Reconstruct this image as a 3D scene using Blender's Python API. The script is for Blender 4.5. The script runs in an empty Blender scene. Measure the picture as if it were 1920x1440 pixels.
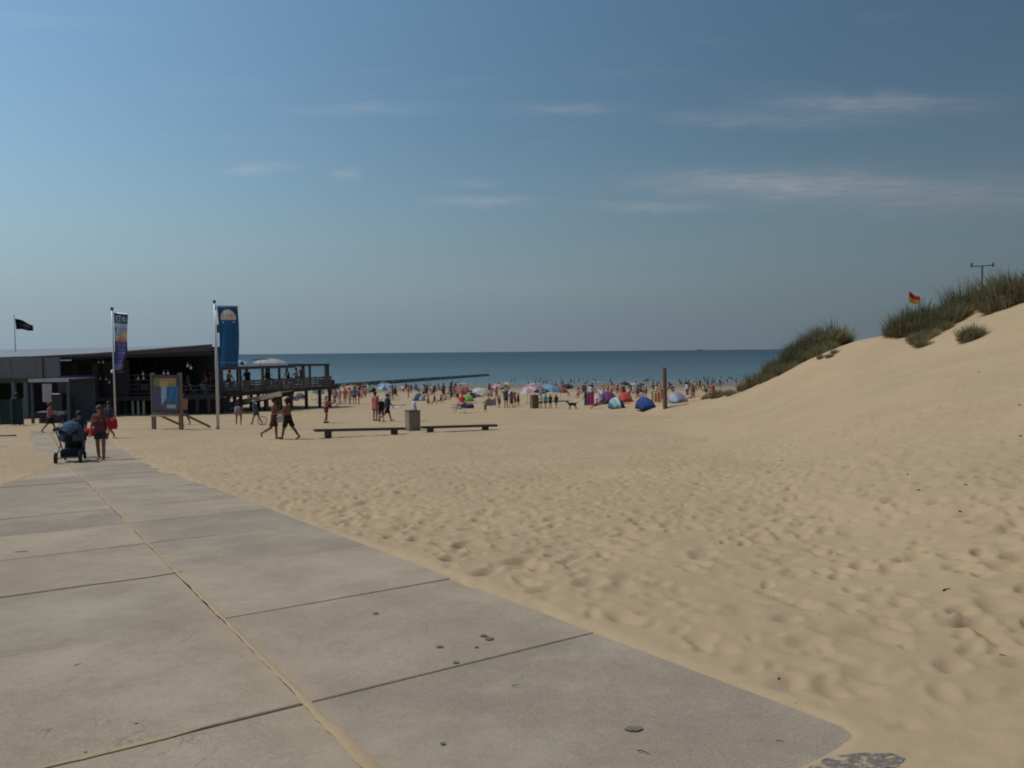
import bpy, math, random
import numpy as np
from mathutils import Vector, Matrix

# ------------------------------------------------------------------ scene, camera, sky, sun, exposure
SC = bpy.context.scene
COL = SC.collection
CAM_Z = 1.6
F_PX = 1440.0                                   # focal length in pixels of a 1920 wide frame
PITCH = math.atan(60.5 / F_PX)                  # camera looks slightly down
ROLL = math.atan(0.0093)
cam_d = bpy.data.cameras.new('camera'); cam_d.sensor_width = 36.0
cam_d.lens = 36.0 * F_PX / 1920.0
cam_d.clip_start = 0.05; cam_d.clip_end = 200000.0
cam = bpy.data.objects.new('camera', cam_d); COL.objects.link(cam)
cam.location = (0, 0, CAM_Z)
cam.rotation_euler = (Matrix.Rotation(math.pi / 2 - PITCH, 4, 'X') @ Matrix.Rotation(-ROLL, 4, 'Z')).to_euler()
SC.camera = cam

SUN_EL = math.radians(58.0)
SUN_AZ = math.radians(-86.0)                    # clockwise from +Y: the sun stands to the left, a touch ahead
sun_d = bpy.data.lights.new('sun', 'SUN'); sun_d.energy = 3.4; sun_d.angle = math.radians(0.53)
sun_d.color = (1.0, 0.94, 0.84)
sun = bpy.data.objects.new('sun', sun_d); COL.objects.link(sun)
to_sun = Vector((math.sin(SUN_AZ) * math.cos(SUN_EL), math.cos(SUN_AZ) * math.cos(SUN_EL), math.sin(SUN_EL)))
sun.rotation_euler = to_sun.to_track_quat('Z', 'Y').to_euler()
sun.location = (0, 0, 50)

vs = SC.view_settings
vs.view_transform = 'Standard'; vs.look = 'None'; vs.gamma = 1.0; vs.use_curve_mapping = False
vs.exposure = -0.62
SC.cycles.filter_width = 1.9
SC.cycles.max_bounces = 5

wd = bpy.data.worlds.new('World'); SC.world = wd; wd.use_nodes = True
wn = wd.node_tree.nodes; wl = wd.node_tree.links
for n in list(wn): wn.remove(n)
w_out = wn.new('ShaderNodeOutputWorld'); w_bg = wn.new('ShaderNodeBackground')
sky = wn.new('ShaderNodeTexSky'); sky.sky_type = 'NISHITA'; sky.sun_disc = False
sky.sun_elevation = SUN_EL; sky.sun_rotation = SUN_AZ
sky.altitude = 5.0; sky.air_density = 1.0; sky.dust_density = 0.3; sky.ozone_density = 1.0
w_bg.inputs['Strength'].default_value = 0.1
wl.new(w_bg.outputs[0], w_out.inputs[0])

def wmath(op, a, b=None, c=None, clamp=False):
    n = wn.new('ShaderNodeMath'); n.operation = op; n.use_clamp = clamp
    for i, q in enumerate((a, b, c)):
        if q is None: continue
        if isinstance(q, (int, float)): n.inputs[i].default_value = q
        else: wl.new(q, n.inputs[i])
    return n.outputs[0]
# thin streaks of cirrus, in azimuth and elevation (degrees) of the sky
w_tc = wn.new('ShaderNodeTexCoord'); w_sep = wn.new('ShaderNodeSeparateXYZ'); wl.new(w_tc.outputs['Generated'], w_sep.inputs[0])
az = wmath('MULTIPLY', wmath('ARCTAN2', w_sep.outputs[0], w_sep.outputs[1]), 57.2958)
el = wmath('MULTIPLY', wmath('ARCSINE', w_sep.outputs[2]), 57.2958)
el_c = wmath('MULTIPLY', wmath('ARCTAN2', w_sep.outputs[2], wmath('ABSOLUTE', w_sep.outputs[1])), 57.2958)     # the streaks run parallel to the shore
def wnoise(sx, sy, detail, rough, off=0.0, dist=0.0):
    cb = wn.new('ShaderNodeCombineXYZ')
    wl.new(wmath('MULTIPLY_ADD', az, sx, off), cb.inputs[0]); wl.new(wmath('MULTIPLY', el_c, sy), cb.inputs[1])
    nz = wn.new('ShaderNodeTexNoise'); nz.inputs['Scale'].default_value = 1.0
    nz.inputs['Detail'].default_value = detail; nz.inputs['Roughness'].default_value = rough
    nz.inputs['Distortion'].default_value = dist
    wl.new(cb.outputs[0], nz.inputs['Vector']); return nz.outputs[0]
el_w = wmath('ADD', el_c, wmath('MULTIPLY', wmath('SUBTRACT', wnoise(0.22, 0.6, 4, 0.6, 3.0), 0.5), 1.5))
az_w = wmath('ADD', az, wmath('MULTIPLY', wmath('SUBTRACT', wnoise(0.3, 1.5, 3, 0.6, 31.0), 0.5), 4.0))
def streak(a0, e0, wa, we, tilt=0.0):
    da = wmath('SUBTRACT', az_w, a0)
    de = wmath('SUBTRACT', wmath('SUBTRACT', el_w, e0), wmath('MULTIPLY', da, tilt))
    q = wmath('ADD', wmath('POWER', wmath('ABSOLUTE', wmath('DIVIDE', da, wa)), 2.0), wmath('POWER', wmath('ABSOLUTE', wmath('DIVIDE', de, we)), 2.0))
    return wmath('POWER', 2.71828, wmath('MULTIPLY', q, -1.0))
CLOUDS = [(25.0, 17.4, 5.5, 0.6, -0.014, 0.8), (21.5, 16.3, 4.5, 0.45, -0.01, 0.3), (15.0, 16.6, 3.5, 0.45, 0.0, 0.3), (18.0, 12.1, 7.0, 0.8, -0.012, 0.95),
          (28.5, 11.2, 9.0, 1.3, -0.02, 0.75), (11.0, 10.5, 4.5, 0.35, -0.01, 0.65), (-1.8, 11.05, 3.2, 0.3, 0.0, 0.55), (-3.0, 12.3, 1.6, 0.25, 0.0, 0.3), (-18.1, 13.4, 2.2, 0.4, 0.0, 0.4), (-11.7, 13.15, 0.9, 0.4, 0.0, 0.4),
          (4.5, 17.3, 4.0, 0.4, 0.0, 0.3), (-10.7, 17.35, 5.0, 0.4, 0.0, 0.22), (1.6, 4.7, 12.0, 1.0, 0.0, 0.14)]
msk = None
for (a0, e0, wa, we, tilt, amp) in CLOUDS:
    s_ = wmath('MULTIPLY', streak(a0, e0, wa, we, tilt), amp)
    msk = s_ if msk is None else wmath('ADD', msk, s_)
fib = wnoise(0.35, 3.2, 8, 0.62, 11.0, 0.6)
fib2 = wmath('MULTIPLY_ADD', wmath('MULTIPLY_ADD', fib, 2.2, -0.7, clamp=True), 0.62, 0.3)
veil = wmath('MULTIPLY', wmath('SUBTRACT', wnoise(0.07, 0.5, 6, 0.6, 50.0, 0.4), 0.56, clamp=True), 0.5)
msk = wmath('ADD', wmath('MULTIPLY', msk, fib2), wmath('MULTIPLY', veil, fib2), clamp=True)
def wmix(fac, a, b, blend='MIX'):
    n = wn.new('ShaderNodeMix'); n.data_type = 'RGBA'; n.blend_type = blend
    for k, q in (('Factor', fac), ('A', a), ('B', b)):
        if isinstance(q, bpy.types.NodeSocket): wl.new(q, n.inputs[k])
        else: n.inputs[k].default_value = q
    return n.outputs['Result']
# summer haze: the clear sky pales towards the horizon all round and brightens towards the sun
w_dot = wn.new('ShaderNodeVectorMath'); w_dot.operation = 'DOT_PRODUCT'
wl.new(w_tc.outputs['Generated'], w_dot.inputs[0]); w_dot.inputs[1].default_value = tuple(to_sun)
glow = wmath('POWER', 2.71828, wmath('MULTIPLY', wmath('SUBTRACT', w_dot.outputs['Value'], 0.38), 1.4))
air = wmix(1.0, sky.outputs[0], (1.12, 1.31, 1.24, 1.0), 'MULTIPLY')
hz = wmath('POWER', 2.71828, wmath('MULTIPLY', wmath('POWER', wmath('DIVIDE', wmath('ABSOLUTE', el), 9.3), 2.0), -1.0))
air = wmix(hz, air, (4.3, 5.6, 6.6, 1.0))
air = wmix(msk, air, (7.3, 7.8, 8.8, 1.0))
w_sc = wn.new('ShaderNodeVectorMath'); w_sc.operation = 'SCALE'
wl.new(air, w_sc.inputs[0]); wl.new(glow, w_sc.inputs['Scale']); wl.new(w_sc.outputs[0], w_bg.inputs['Color'])

# ------------------------------------------------------------------ survey helpers: photo pixel -> place in the world
_c, _s = math.cos(ROLL), math.sin(ROLL)
def ray(u, v):
    a, b = u - 960.0, -(v - 720.0)
    A, B = a * _c + b * _s, -a * _s + b * _c
    return np.array([A, F_PX * math.cos(PITCH) + B * math.sin(PITCH), -F_PX * math.sin(PITCH) + B * math.cos(PITCH)])
def W(u, v, y):
    d = ray(u, v); k = y / d[1]
    return Vector((d[0] * k, y, CAM_Z + d[2] * k))
# ------------------------------------------------------------------ the lie of the land
def hash_noise(x, y, seed):
    """smooth value noise, vectorised"""
    xi, yi = np.floor(x).astype(np.int64), np.floor(y).astype(np.int64)
    xf, yf = x - xi, y - yi
    def h(a, b):
        n = (a * 374761393 + b * 668265263 + seed * 1274126177) & 0xffffffff
        n = ((n ^ (n >> 13)) * 1274126177) & 0xffffffff
        return ((n ^ (n >> 16)) & 0xffff) / 65535.0
    u = xf * xf * xf * (xf * (xf * 6 - 15) + 10); v = yf * yf * yf * (yf * (yf * 6 - 15) + 10)
    a, b, c, d = h(xi, yi), h(xi + 1, yi), h(xi, yi + 1), h(xi + 1, yi + 1)
    return (a * (1 - u) + b * u) * (1 - v) + (c * (1 - u) + d * u) * v
def fbm(x, y, seed, octv=4):
    t, a, tot = 0.0, 1.0, 0.0
    for o in range(octv):
        t = t + a * hash_noise(x * 2 ** o + 17.3 * o, y * 2 ** o - 9.1 * o, seed + o); tot += a; a *= 0.5
    return t / tot - 0.5
def sstep(a, b, x):
    t = np.clip((x - a) / (b - a), 0, 1); return t * t * (3 - 2 * t)

ROAD = math.radians(-32.76)                      # heading of the concrete path
SX, SY = math.sin(ROAD), math.cos(ROAD)
def st(x, y): return x * SX + y * SY, x * SY - y * SX
def xy_of(s, t): return s * SX + t * SY, s * SY - t * SX
PROF_Y = np.array([0, 25, 32, 40, 46, 60, 74, 110, 150, 180, 230, 400, 2000.])
PROF_Z = np.array([-0.6, -1.82, -1.98, -2.25, -2.48, -3.12, -3.75, -4.72, -5.55, -6.10, -7.2, -10., -10.])
_yy = np.linspace(0, 600, 6001)
_zz = np.interp(_yy, PROF_Y, PROF_Z); _k = np.hanning(61); _k /= _k.sum()
_zz = np.convolve(np.pad(_zz, 30, mode='edge'), _k, mode='valid')
SEA_Z = -6.15
def base_height(x, y):
    s, t = st(x, y)
    plane = -0.0631 * np.clip(s, -60, 400) - 0.0121 * np.clip(t, -40, 40)
    prof = np.interp(y, _yy, _zz)
    k = sstep(17.0, 29.0, y)
    return plane * (1 - k) + prof * k
# dune shape: surveyed points (pixel, distance ahead)
DUNE = [(1310, 752, 53), (1360, 742, 50), (1400, 731, 48), (1440, 712, 46), (1480, 694, 44.5), (1540, 664, 42), (1600, 642, 40), (1680, 634, 38), (1740, 630, 36), (1800, 612, 34), (1860, 592, 32), (1920, 578, 30), (2000, 560, 28),
        (1250, 765, 50.5), (1300, 790, 36), (1400, 760, 38), (1400, 800, 28.5), (1400, 850, 19.5), (1500, 745, 34), (1500, 800, 24), (1500, 870, 16), (1500, 1000, 9.2),
        (1600, 700, 31), (1600, 760, 22.5), (1600, 850, 14), (1600, 950, 9.6), (1700, 690, 29), (1700, 760, 20), (1700, 900, 11), (1800, 680, 24), (1800, 760, 16.5), (1800, 900, 10), (1800, 1100, 5.7),
        (1920, 650, 24), (1920, 700, 19.5), (1920, 800, 13.3), (1920, 900, 9.5), (1920, 1000, 7.2), (1920, 1200, 4.7), (2050, 620, 22), (2050, 760, 13)]
_pts, _res = [], []
def _anchor(x, y, z=None, res=None):
    _pts.append((x, y)); _res.append(res if res is not None else z - float(base_height(np.array(x), np.array(y))))
for (u, v, d) in DUNE:
    p = W(u, v, d); _anchor(p.x, p.y, z=p.z)
for (u, v, d), dz in zip(DUNE[:13], (-.4, -.4, -.3, -.1, 0.0, .15, -.1, -.25, .25, .6, .7, .7, .8)):      # the ground goes on behind the crest
    p = W(u, v, d); r = (d + 4.5) / d; _anchor(p.x * r, p.y * r, z=p.z + dz)
    r = (d + 16) / d; _anchor(p.x * r, p.y * r, z=p.z * 0.5 - 1.2)
    r = (d + 34) / d; _anchor(p.x * r, p.y * r, res=0.0)
for q in [(0, 8), (-6, 14), (4, 8), (-2, 22), (4, 20), (8, 30), (2, 40), (10, 50), (-20, 30), (-20, 50), (-40, 60), (0, 70), (20, 90), (-30, 100), (0, 140), (60, 150), (-60, 10), (-60, 60), (1, 2), (0, -5), (-10, -10), (-12, 3), (90, 120), (-90, 120)]:
    _anchor(*q, res=0.0)
for q, r_ in [((8, 1), .35), ((12, -6), .9), ((24, 0), 3.0), ((34, 12), 3.8), ((48, 24), 3.0), ((70, 30), 1.6), ((40, -30), 3.0), ((0, -40), .8), ((80, -40), 2.0)]:
    _anchor(*q, res=r_)
_P = np.array(_pts) / 40.0; _R = np.array(_res)
def _U(r2): return r2 * np.log(np.maximum(r2, 1e-12)) * 0.5
_n = len(_P)
_K = _U(((_P[:, None] - _P[None]) ** 2).sum(-1)) + np.eye(_n) * 2e-4
_A = np.zeros((_n + 3, _n + 3)); _A[:_n, :_n] = _K; _A[:_n, _n] = 1; _A[:_n, _n + 1:] = _P; _A[_n:, :_n] = _A[:_n, _n:].T
_w = np.linalg.solve(_A, np.concatenate([_R, np.zeros(3)]))
def dune_height(x, y):
    shp = np.shape(x); q = np.stack([np.ravel(x), np.ravel(y)], -1) / 40.0
    out = _w[_n] + q @ _w[_n + 1:]
    for i in range(_n):
        dx = q[:, 0] - _P[i, 0]; dy = q[:, 1] - _P[i, 1]; out = out + _w[i] * _U(dx * dx + dy * dy)
    r = np.hypot(q[:, 0], q[:, 1]) * 40
    s, t = st(q[:, 0] * 40, q[:, 1] * 40)
    out = out * (1 - sstep(70, 150, r)) * sstep(-2.0, 3.0, t - 3.3 + 1.5 + np.minimum(0, -s) * 0)     # flat on and left of the path
    return np.clip(out, -0.06, 6).reshape(shp)
def height(x, y):
    x = np.asarray(x, float); y = np.asarray(y, float)
    return base_height(x, y) + dune_height(x, y)
def G(u, v, y0=2.0, y1=260.0):
    """first place where the line of sight through a pixel meets the ground"""
    d = ray(u, v); ys = np.geomspace(y0, y1, 700); k = ys / d[1]
    hit = CAM_Z + d[2] * k < height(d[0] * k, ys)
    i = int(np.argmax(hit)) if hit.any() else len(ys) - 1
    a, b = ys[max(i - 1, 0)], ys[i]
    for _ in range(11):
        m = 0.5 * (a + b); km = m / d[1]
        if CAM_Z + d[2] * km < float(height(d[0] * km, m)): b = m
        else: a = m
    k = b / d[1]; x = d[0] * k
    return Vector((x, b, surf(x, b)))
def surf(x, y):
    x = np.array(float(x)); y = np.array(float(y))
    if float(path_sd(x, y)) < -0.05: return float(base_height(x, y))
    return float(height(x, y) + ground_detail(x, y)) - 0.01
def on_ground(x, y): return Vector((x, y, surf(x, y)))
# ------------------------------------------------------------------ materials
def L(r, g, b):
    f = lambda c: (c / 255 / 12.92) if c / 255 <= 0.04045 else ((c / 255 + 0.055) / 1.055) ** 2.4
    return (f(r), f(g), f(b))
_mats = {}
def new_mat(name):
    m = bpy.data.materials.new(name); m.use_nodes = True
    nt = m.node_tree; b = nt.nodes['Principled BSDF']
    return m, nt, b
def nd(nt, typ, ins=None, **kw):
    n = nt.nodes.new(typ)
    for k, q in kw.items(): setattr(n, k, q)
    for k, q in (ins or {}).items():
        if hasattr(q, 'is_linked') or isinstance(q, bpy.types.NodeSocket): nt.links.new(q, n.inputs[k])
        else: n.inputs[k].default_value = q
    return n
def ramp(nt, fac, stops):
    r = nt.nodes.new('ShaderNodeValToRGB'); nt.links.new(fac, r.inputs[0])
    while len(r.color_ramp.elements) < len(stops): r.color_ramp.elements.new(0.5)
    for e, (p, c) in zip(r.color_ramp.elements, stops):
        e.position = p; e.color = (*c, 1) if len(c) == 3 else c
    return r.outputs[0]
def mixc(nt, fac, a, b, blend='MIX'):
    n = nt.nodes.new('ShaderNodeMix'); n.data_type = 'RGBA'; n.blend_type = blend
    for k, q in (('Factor', fac), ('A', a), ('B', b)):
        if isinstance(q, bpy.types.NodeSocket): nt.links.new(q, n.inputs[k])
        else: n.inputs[k].default_value = q if not isinstance(q, tuple) or len(q) == 4 else (*q, 1)
    return n.outputs['Result']
def mt(nt, op, a, b=None, c=None, clamp=False):
    n = nt.nodes.new('ShaderNodeMath'); n.operation = op; n.use_clamp = clamp
    for i, q in enumerate((a, b, c)):
        if q is None: continue
        if isinstance(q, (int, float)): n.inputs[i].default_value = q
        else: nt.links.new(q, n.inputs[i])
    return n.outputs[0]
def M(name, col, rough=0.8, scale=6.0, var=0.18, bump=0.0, metal=0.0, transl=0.0, stretch=None):
    """plain procedural material: base colour broken up by noise"""
    if name in _mats: return _mats[name]
    m, nt, b = new_mat(name)
    tc = nd(nt, 'ShaderNodeTexCoord').outputs['Object']
    if stretch:
        tc = nd(nt, 'ShaderNodeMapping', {'Vector': tc, 'Scale': stretch}).outputs[0]
    nz = nd(nt, 'ShaderNodeTexNoise', {'Vector': tc, 'Scale': scale, 'Detail': 5.0, 'Roughness': 0.6}).outputs[0]
    lo = tuple(max(0.0, c * (1 - var)) for c in col); hi = tuple(min(0.95, c * (1 + var)) for c in col)
    c = ramp(nt, nz, [(0.3, lo), (0.7, hi)])
    nt.links.new(c, b.inputs['Base Color'])
    b.inputs['Roughness'].default_value = rough; b.inputs['Metallic'].default_value = metal
    b.inputs['Specular IOR Level'].default_value = 0.3
    if bump:
        bp = nd(nt, 'ShaderNodeBump', {'Height': nz, 'Strength': bump, 'Distance': 0.02})
        nt.links.new(bp.outputs[0], b.inputs['Normal'])
    if transl:
        out = nt.nodes['Material Output']
        tr = nd(nt, 'ShaderNodeBsdfTranslucent'); nt.links.new(c, tr.inputs[0])
        mx = nd(nt, 'ShaderNodeMixShader', {0: transl, 1: b.outputs[0], 2: tr.outputs[0]})
        nt.links.new(mx.outputs[0], out.inputs[0])
    _mats[name] = m
    return m
def cloth(name, rgb, transl=0.25): return M(name, L(*rgb), 0.85, 9.0, 0.14, 0.15, transl=transl)
def wood(name, rgb, var=0.3): return M(name, L(*rgb), 0.8, 5.0, var, 0.4, stretch=(6, 6, 0.6))

# ------------------------------------------------------------------ mesh builder
class MB:
    def __init__(self): self.v, self.f, self.m = [], [], []
    def add(self, vs_, fs_, m=0):
        o = len(self.v); self.v += [tuple(q) for q in vs_]; self.f += [tuple(i + o for i in q) for q in fs_]; self.m += [m] * len(fs_)
        return self
    def box(self, c, size, rz=0.0, m=0, ch=0.0, rot=None):
        hx, hy, hz = (q / 2 for q in size); R = rot or Matrix.Rotation(rz, 3, 'Z'); c = Vector(c)
        if ch <= 0:
            vs_ = [Vector((sx * hx, sy * hy, sz * hz)) for sz in (-1, 1) for sy in (-1, 1) for sx in (-1, 1)]
            fs_ = [(0, 2, 3, 1), (4, 5, 7, 6), (0, 1, 5, 4), (2, 6, 7, 3), (0, 4, 6, 2), (1, 3, 7, 5)]
        else:   # box with chamfered vertical edges and top
            def ring(hx, hy, z, k): return [Vector(q) for q in ((hx - k, -hy, z), (hx, -hy + k, z), (hx, hy - k, z), (hx - k, hy, z), (-hx + k, hy, z), (-hx, hy - k, z), (-hx, -hy + k, z), (-hx + k, -hy, z))]
            vs_ = ring(hx, hy, -hz, ch) + ring(hx, hy, hz - ch, ch) + ring(hx - ch, hy - ch, hz, ch)
            fs_ = [tuple(range(7, -1, -1)), tuple(range(16, 24))]
            for r in (0, 8): fs_ += [(r + i, r + (i + 1) % 8, r + 8 + (i + 1) % 8, r + 8 + i) for i in range(8)]
        return self.add([R @ q + c for q in vs_], fs_, m)
    def tube(self, a, b, ra, rb=None, n=8, m=0, caps=True):
        a, b = Vector(a), Vector(b); rb = ra if rb is None else rb
        d = (b - a); d = d.normalized() if d.length > 1e-9 else Vector((0, 0, 1))
        p = d.orthogonal().normalized(); q = d.cross(p)
        vs_ = [a + (p * math.cos(t) + q * math.sin(t)) * ra for t in (2 * math.pi * i / n for i in range(n))]
        vs_ += [b + (p * math.cos(t) + q * math.sin(t)) * rb for t in (2 * math.pi * i / n for i in range(n))]
        fs_ = [(i, (i + 1) % n, n + (i + 1) % n, n + i) for i in range(n)]
        if caps: fs_ += [tuple(range(n - 1, -1, -1)), tuple(range(n, 2 * n))]
        return self.add(vs_, fs_, m)
    def path(self, pts, r, n=6, m=0):
        for a, b in zip(pts[:-1], pts[1:]): self.tube(a, b, r, r, n, m)
        return self
    def beam(self, a, b, w, h, m=0, up=(0, 0, 1)):
        a, b = Vector(a), Vector(b); d = (b - a).normalized(); u = Vector(up); s = d.cross(u).normalized(); u = s.cross(d)
        vs_ = [p + s * (sx * w / 2) + u * (sz * h / 2) for p in (a, b) for sz in (-1, 1) for sx in (-1, 1)]
        return self.add(vs_, [(0, 1, 3, 2), (4, 6, 7, 5), (0, 4, 5, 1), (2, 3, 7, 6), (0, 2, 6, 4), (1, 5, 7, 3)], m)
    def ball(self, c, r, n=8, k=6, m=0, sc=(1, 1, 1)):
        c = Vector(c); vs_ = [c + Vector((0, 0, r * sc[2]))]
        for j in range(1, k):
            t = math.pi * j / k
            vs_ += [c + Vector((r * sc[0] * math.sin(t) * math.cos(2 * math.pi * i / n), r * sc[1] * math.sin(t) * math.sin(2 * math.pi * i / n), r * sc[2] * math.cos(t))) for i in range(n)]
        vs_.append(c - Vector((0, 0, r * sc[2])))
        fs_ = [(0, 1 + i, 1 + (i + 1) % n) for i in range(n)]
        for j in range(k - 2): fs_ += [(1 + j * n + i, 1 + (j + 1) * n + i, 1 + (j + 1) * n + (i + 1) % n, 1 + j * n + (i + 1) % n) for i in range(n)]
        e = len(vs_) - 1; fs_ += [(e, 1 + (k - 2) * n + (i + 1) % n, 1 + (k - 2) * n + i) for i in range(n)]
        return self.add(vs_, fs_, m)
    def lathe(self, prof, n=16, m=0, c=(0, 0, 0)):
        c = Vector(c); vs_, fs_ = [], []
        for r, z in prof: vs_ += [c + Vector((r * math.cos(2 * math.pi * i / n), r * math.sin(2 * math.pi * i / n), z)) for i in range(n)]
        for j in range(len(prof) - 1): fs_ += [(j * n + i, j * n + (i + 1) % n, (j + 1) * n + (i + 1) % n, (j + 1) * n + i) for i in range(n)]
        return self.add(vs_, fs_, m)
    def prism(self, poly, z0, z1, m=0):
        n = len(poly); vs_ = [Vector((p[0], p[1], z0)) for p in poly] + [Vector((p[0], p[1], z1)) for p in poly]
        fs_ = [tuple(range(n - 1, -1, -1)), tuple(range(n, 2 * n))] + [(i, (i + 1) % n, n + (i + 1) % n, n + i) for i in range(n)]
        return self.add(vs_, fs_, m)
    def quadslab(self, pts, th, m=0):
        """top quad pts (4 corners), thickness th straight down"""
        t = [Vector(p) for p in pts]; b = [p - Vector((0, 0, th)) for p in t]; n = len(t)
        return self.add(t + b, [tuple(range(n)), tuple(range(2 * n - 1, n - 1, -1))] + [(i, n + i, n + (i + 1) % n, (i + 1) % n) for i in range(n)], m)
    def sheet(self, fn, nu, nv, mfn=None, th=0.0):
        vs_ = [fn(i / nu, j / nv) for j in range(nv + 1) for i in range(nu + 1)]; o = len(self.v)
        self.v += [tuple(q) for q in vs_]
        for j in range(nv):
            for i in range(nu):
                a = o + j * (nu + 1) + i
                self.f.append((a, a + 1, a + nu + 2, a + nu + 1)); self.m.append(mfn((i + .5) / nu, (j + .5) / nv) if mfn else 0)
        return self
    def build(self, name, mats, parent=None, smooth=False, loc=None):
        me = bpy.data.meshes.new(name); me.from_pydata(self.v, [], self.f); 
        mats = mats if isinstance(mats, (list, tuple)) else [mats]
        for q in mats: me.materials.append(q)
        if len(mats) > 1: me.polygons.foreach_set('material_index', self.m)
        if smooth: me.polygons.foreach_set('use_smooth', [True] * len(self.f))
        me.update()
        return link(name, me, parent, loc)
def link(name, me, parent=None, loc=None):
    o = bpy.data.objects.new(name, me); COL.objects.link(o)
    if parent is not None: o.parent = parent
    if loc is not None: o.location = loc
    return o
def tag(o, label=None, cat=None, group=None, kind=None):
    if label: o['label'] = label
    if cat: o['category'] = cat
    if group: o['group'] = group
    if kind: o['kind'] = kind
    return o
def thing(name, loc, label, cat, group=None, rz=0.0, sc=1.0):
    o = link(name, None, None, loc); o.empty_display_size = 0.2; o.rotation_euler = (0, 0, rz); o.scale = (sc, sc, sc)
    return tag(o, label, cat, group)
def copy_tree(o, parent=None):
    c = o.copy(); COL.objects.link(c); c.parent = parent
    for ch in list(o.children): copy_tree(ch, c)
    return c
def solid(o, th, off=0.0):
    md = o.modifiers.new('thickness', 'SOLIDIFY'); md.thickness = th; md.offset = off; return o
# ------------------------------------------------------------------ ground: sand, concrete path, sea
rng = np.random.default_rng(7)
def dent_tile(size, res, n, lo, hi, depth, seed):
    r = np.random.default_rng(seed); N = int(size / res); h = np.zeros((N, N))
    for _ in range(n):
        cx, cy = r.uniform(0, N, 2); a = r.uniform(lo, hi) / res; b = a * r.uniform(0.45, 0.8); th = r.uniform(0, math.pi); dp = depth * r.uniform(0.4, 1.2)
        R = int(a * 2.1) + 1
        ix = np.arange(int(cx) - R, int(cx) + R); iy = np.arange(int(cy) - R, int(cy) + R)
        X, Y = np.meshgrid(ix - cx, iy - cy)
        p = (X * math.cos(th) + Y * math.sin(th)) / a; q = (-X * math.sin(th) + Y * math.cos(th)) / b
        d = np.sqrt(p * p + q * q)
        k = -dp * np.exp(-(d ** 2.2)) + 0.24 * dp * np.exp(-((d - 1.45) / 0.42) ** 2)
        h[np.ix_(iy % N, ix % N)] += k
    return h
def sample_tile(h, size, x, y):
    N = h.shape[0]; fx = x / size * N; fy = y / size * N
    xi = np.floor(fx).astype(int); yi = np.floor(fy).astype(int); a = fx - xi; b = fy - yi
    xi %= N; yi %= N; x1 = (xi + 1) % N; y1 = (yi + 1) % N
    return (h[yi, xi] * (1 - a) + h[yi, x1] * a) * (1 - b) + (h[y1, xi] * (1 - a) + h[y1, x1] * a) * b
T1 = dent_tile(17.0, 0.022, 2500, 0.08, 0.16, 0.038, 3)
T2 = dent_tile(11.3, 0.022, 1500, 0.055, 0.11, 0.026, 5)
def path_sd(x, y):
    """signed distance to the edge of the concrete (negative on it), ragged with blown sand"""
    s, t = st(x, y)
    left = -0.75 + 1.75 * sstep(17.0, 29.0, s) - 0.5 * sstep(30, 36, s)
    sd = np.maximum(np.maximum(t - 3.22, left - t), np.maximum(2.0 - s, s - 46.0))
    rag = 0.19 * fbm(x * 1.3, y * 1.3, 40, 4) * 2 + 0.11 * fbm(x * 6, y * 6, 60, 3)
    sd = sd + 0.07 * np.exp(-((s - 2.0) ** 2 + (t - 3.25) ** 2) / 0.03) + 0.05 * np.exp(-(s - 2.0) ** 2 / 0.02) * sstep(1.0, 2.2, t)
    return sd + rag * sstep(1.5, 4.5, s + 0.0) * (0.55 + 0.9 * sstep(8, 26, s))
def ground_detail(x, y):
    r = np.hypot(x, y)
    c, s_ = math.cos(0.65), math.sin(0.65)
    foot = sample_tile(T1, 17.0, x, y) + sample_tile(T2, 11.3, x * c + y * s_, -x * s_ + y * c)
    dn = dune_height(x, y)
    mod = np.clip(0.95 + 1.3 * fbm(x * 0.22, y * 0.22, 90, 3), 0.35, 1.5)
    amp = mod * (1 - 0.45 * sstep(0.4, 1.6, dn)) * (1 - sstep(8, 42, r) * 0.78)
    lump = 0.022 * fbm(x * 1.6 + y * .3, y * 6.0, 71, 3) * sstep(0.2, 1.2, dn) + 0.06 * fbm(x * 0.8, y * 0.8, 12, 3) + 0.10 * fbm(x * 0.17, y * 0.17, 22, 3) * sstep(4, 14, r) + 0.035 * fbm(x * 3.1, y * 3.1, 33, 3)
    sd = path_sd(x, y)
    off = sstep(0.0, 0.32, sd)
    ps, pt = st(x, y)
    smooth_near = (1 - 0.75 * (1 - sstep(3.3, 4.3, y + 0.25 * np.sin(x * 1.7)))) * (1.3 - 0.3 * sstep(7, 13, r))       # drifted smooth right beside the slab corner
    z = foot * amp * smooth_near * off + lump * sstep(0.05, 0.9, sd) + 0.012 * np.exp(-((ps - 2.0) ** 2 + (pt - 3.2) ** 2) / 0.25)
    rim = -0.06 + 0.075 * sstep(-0.14, 0.10, sd) + 0.02 * sstep(0.1, 0.9, sd)
    return z + rim
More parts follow.
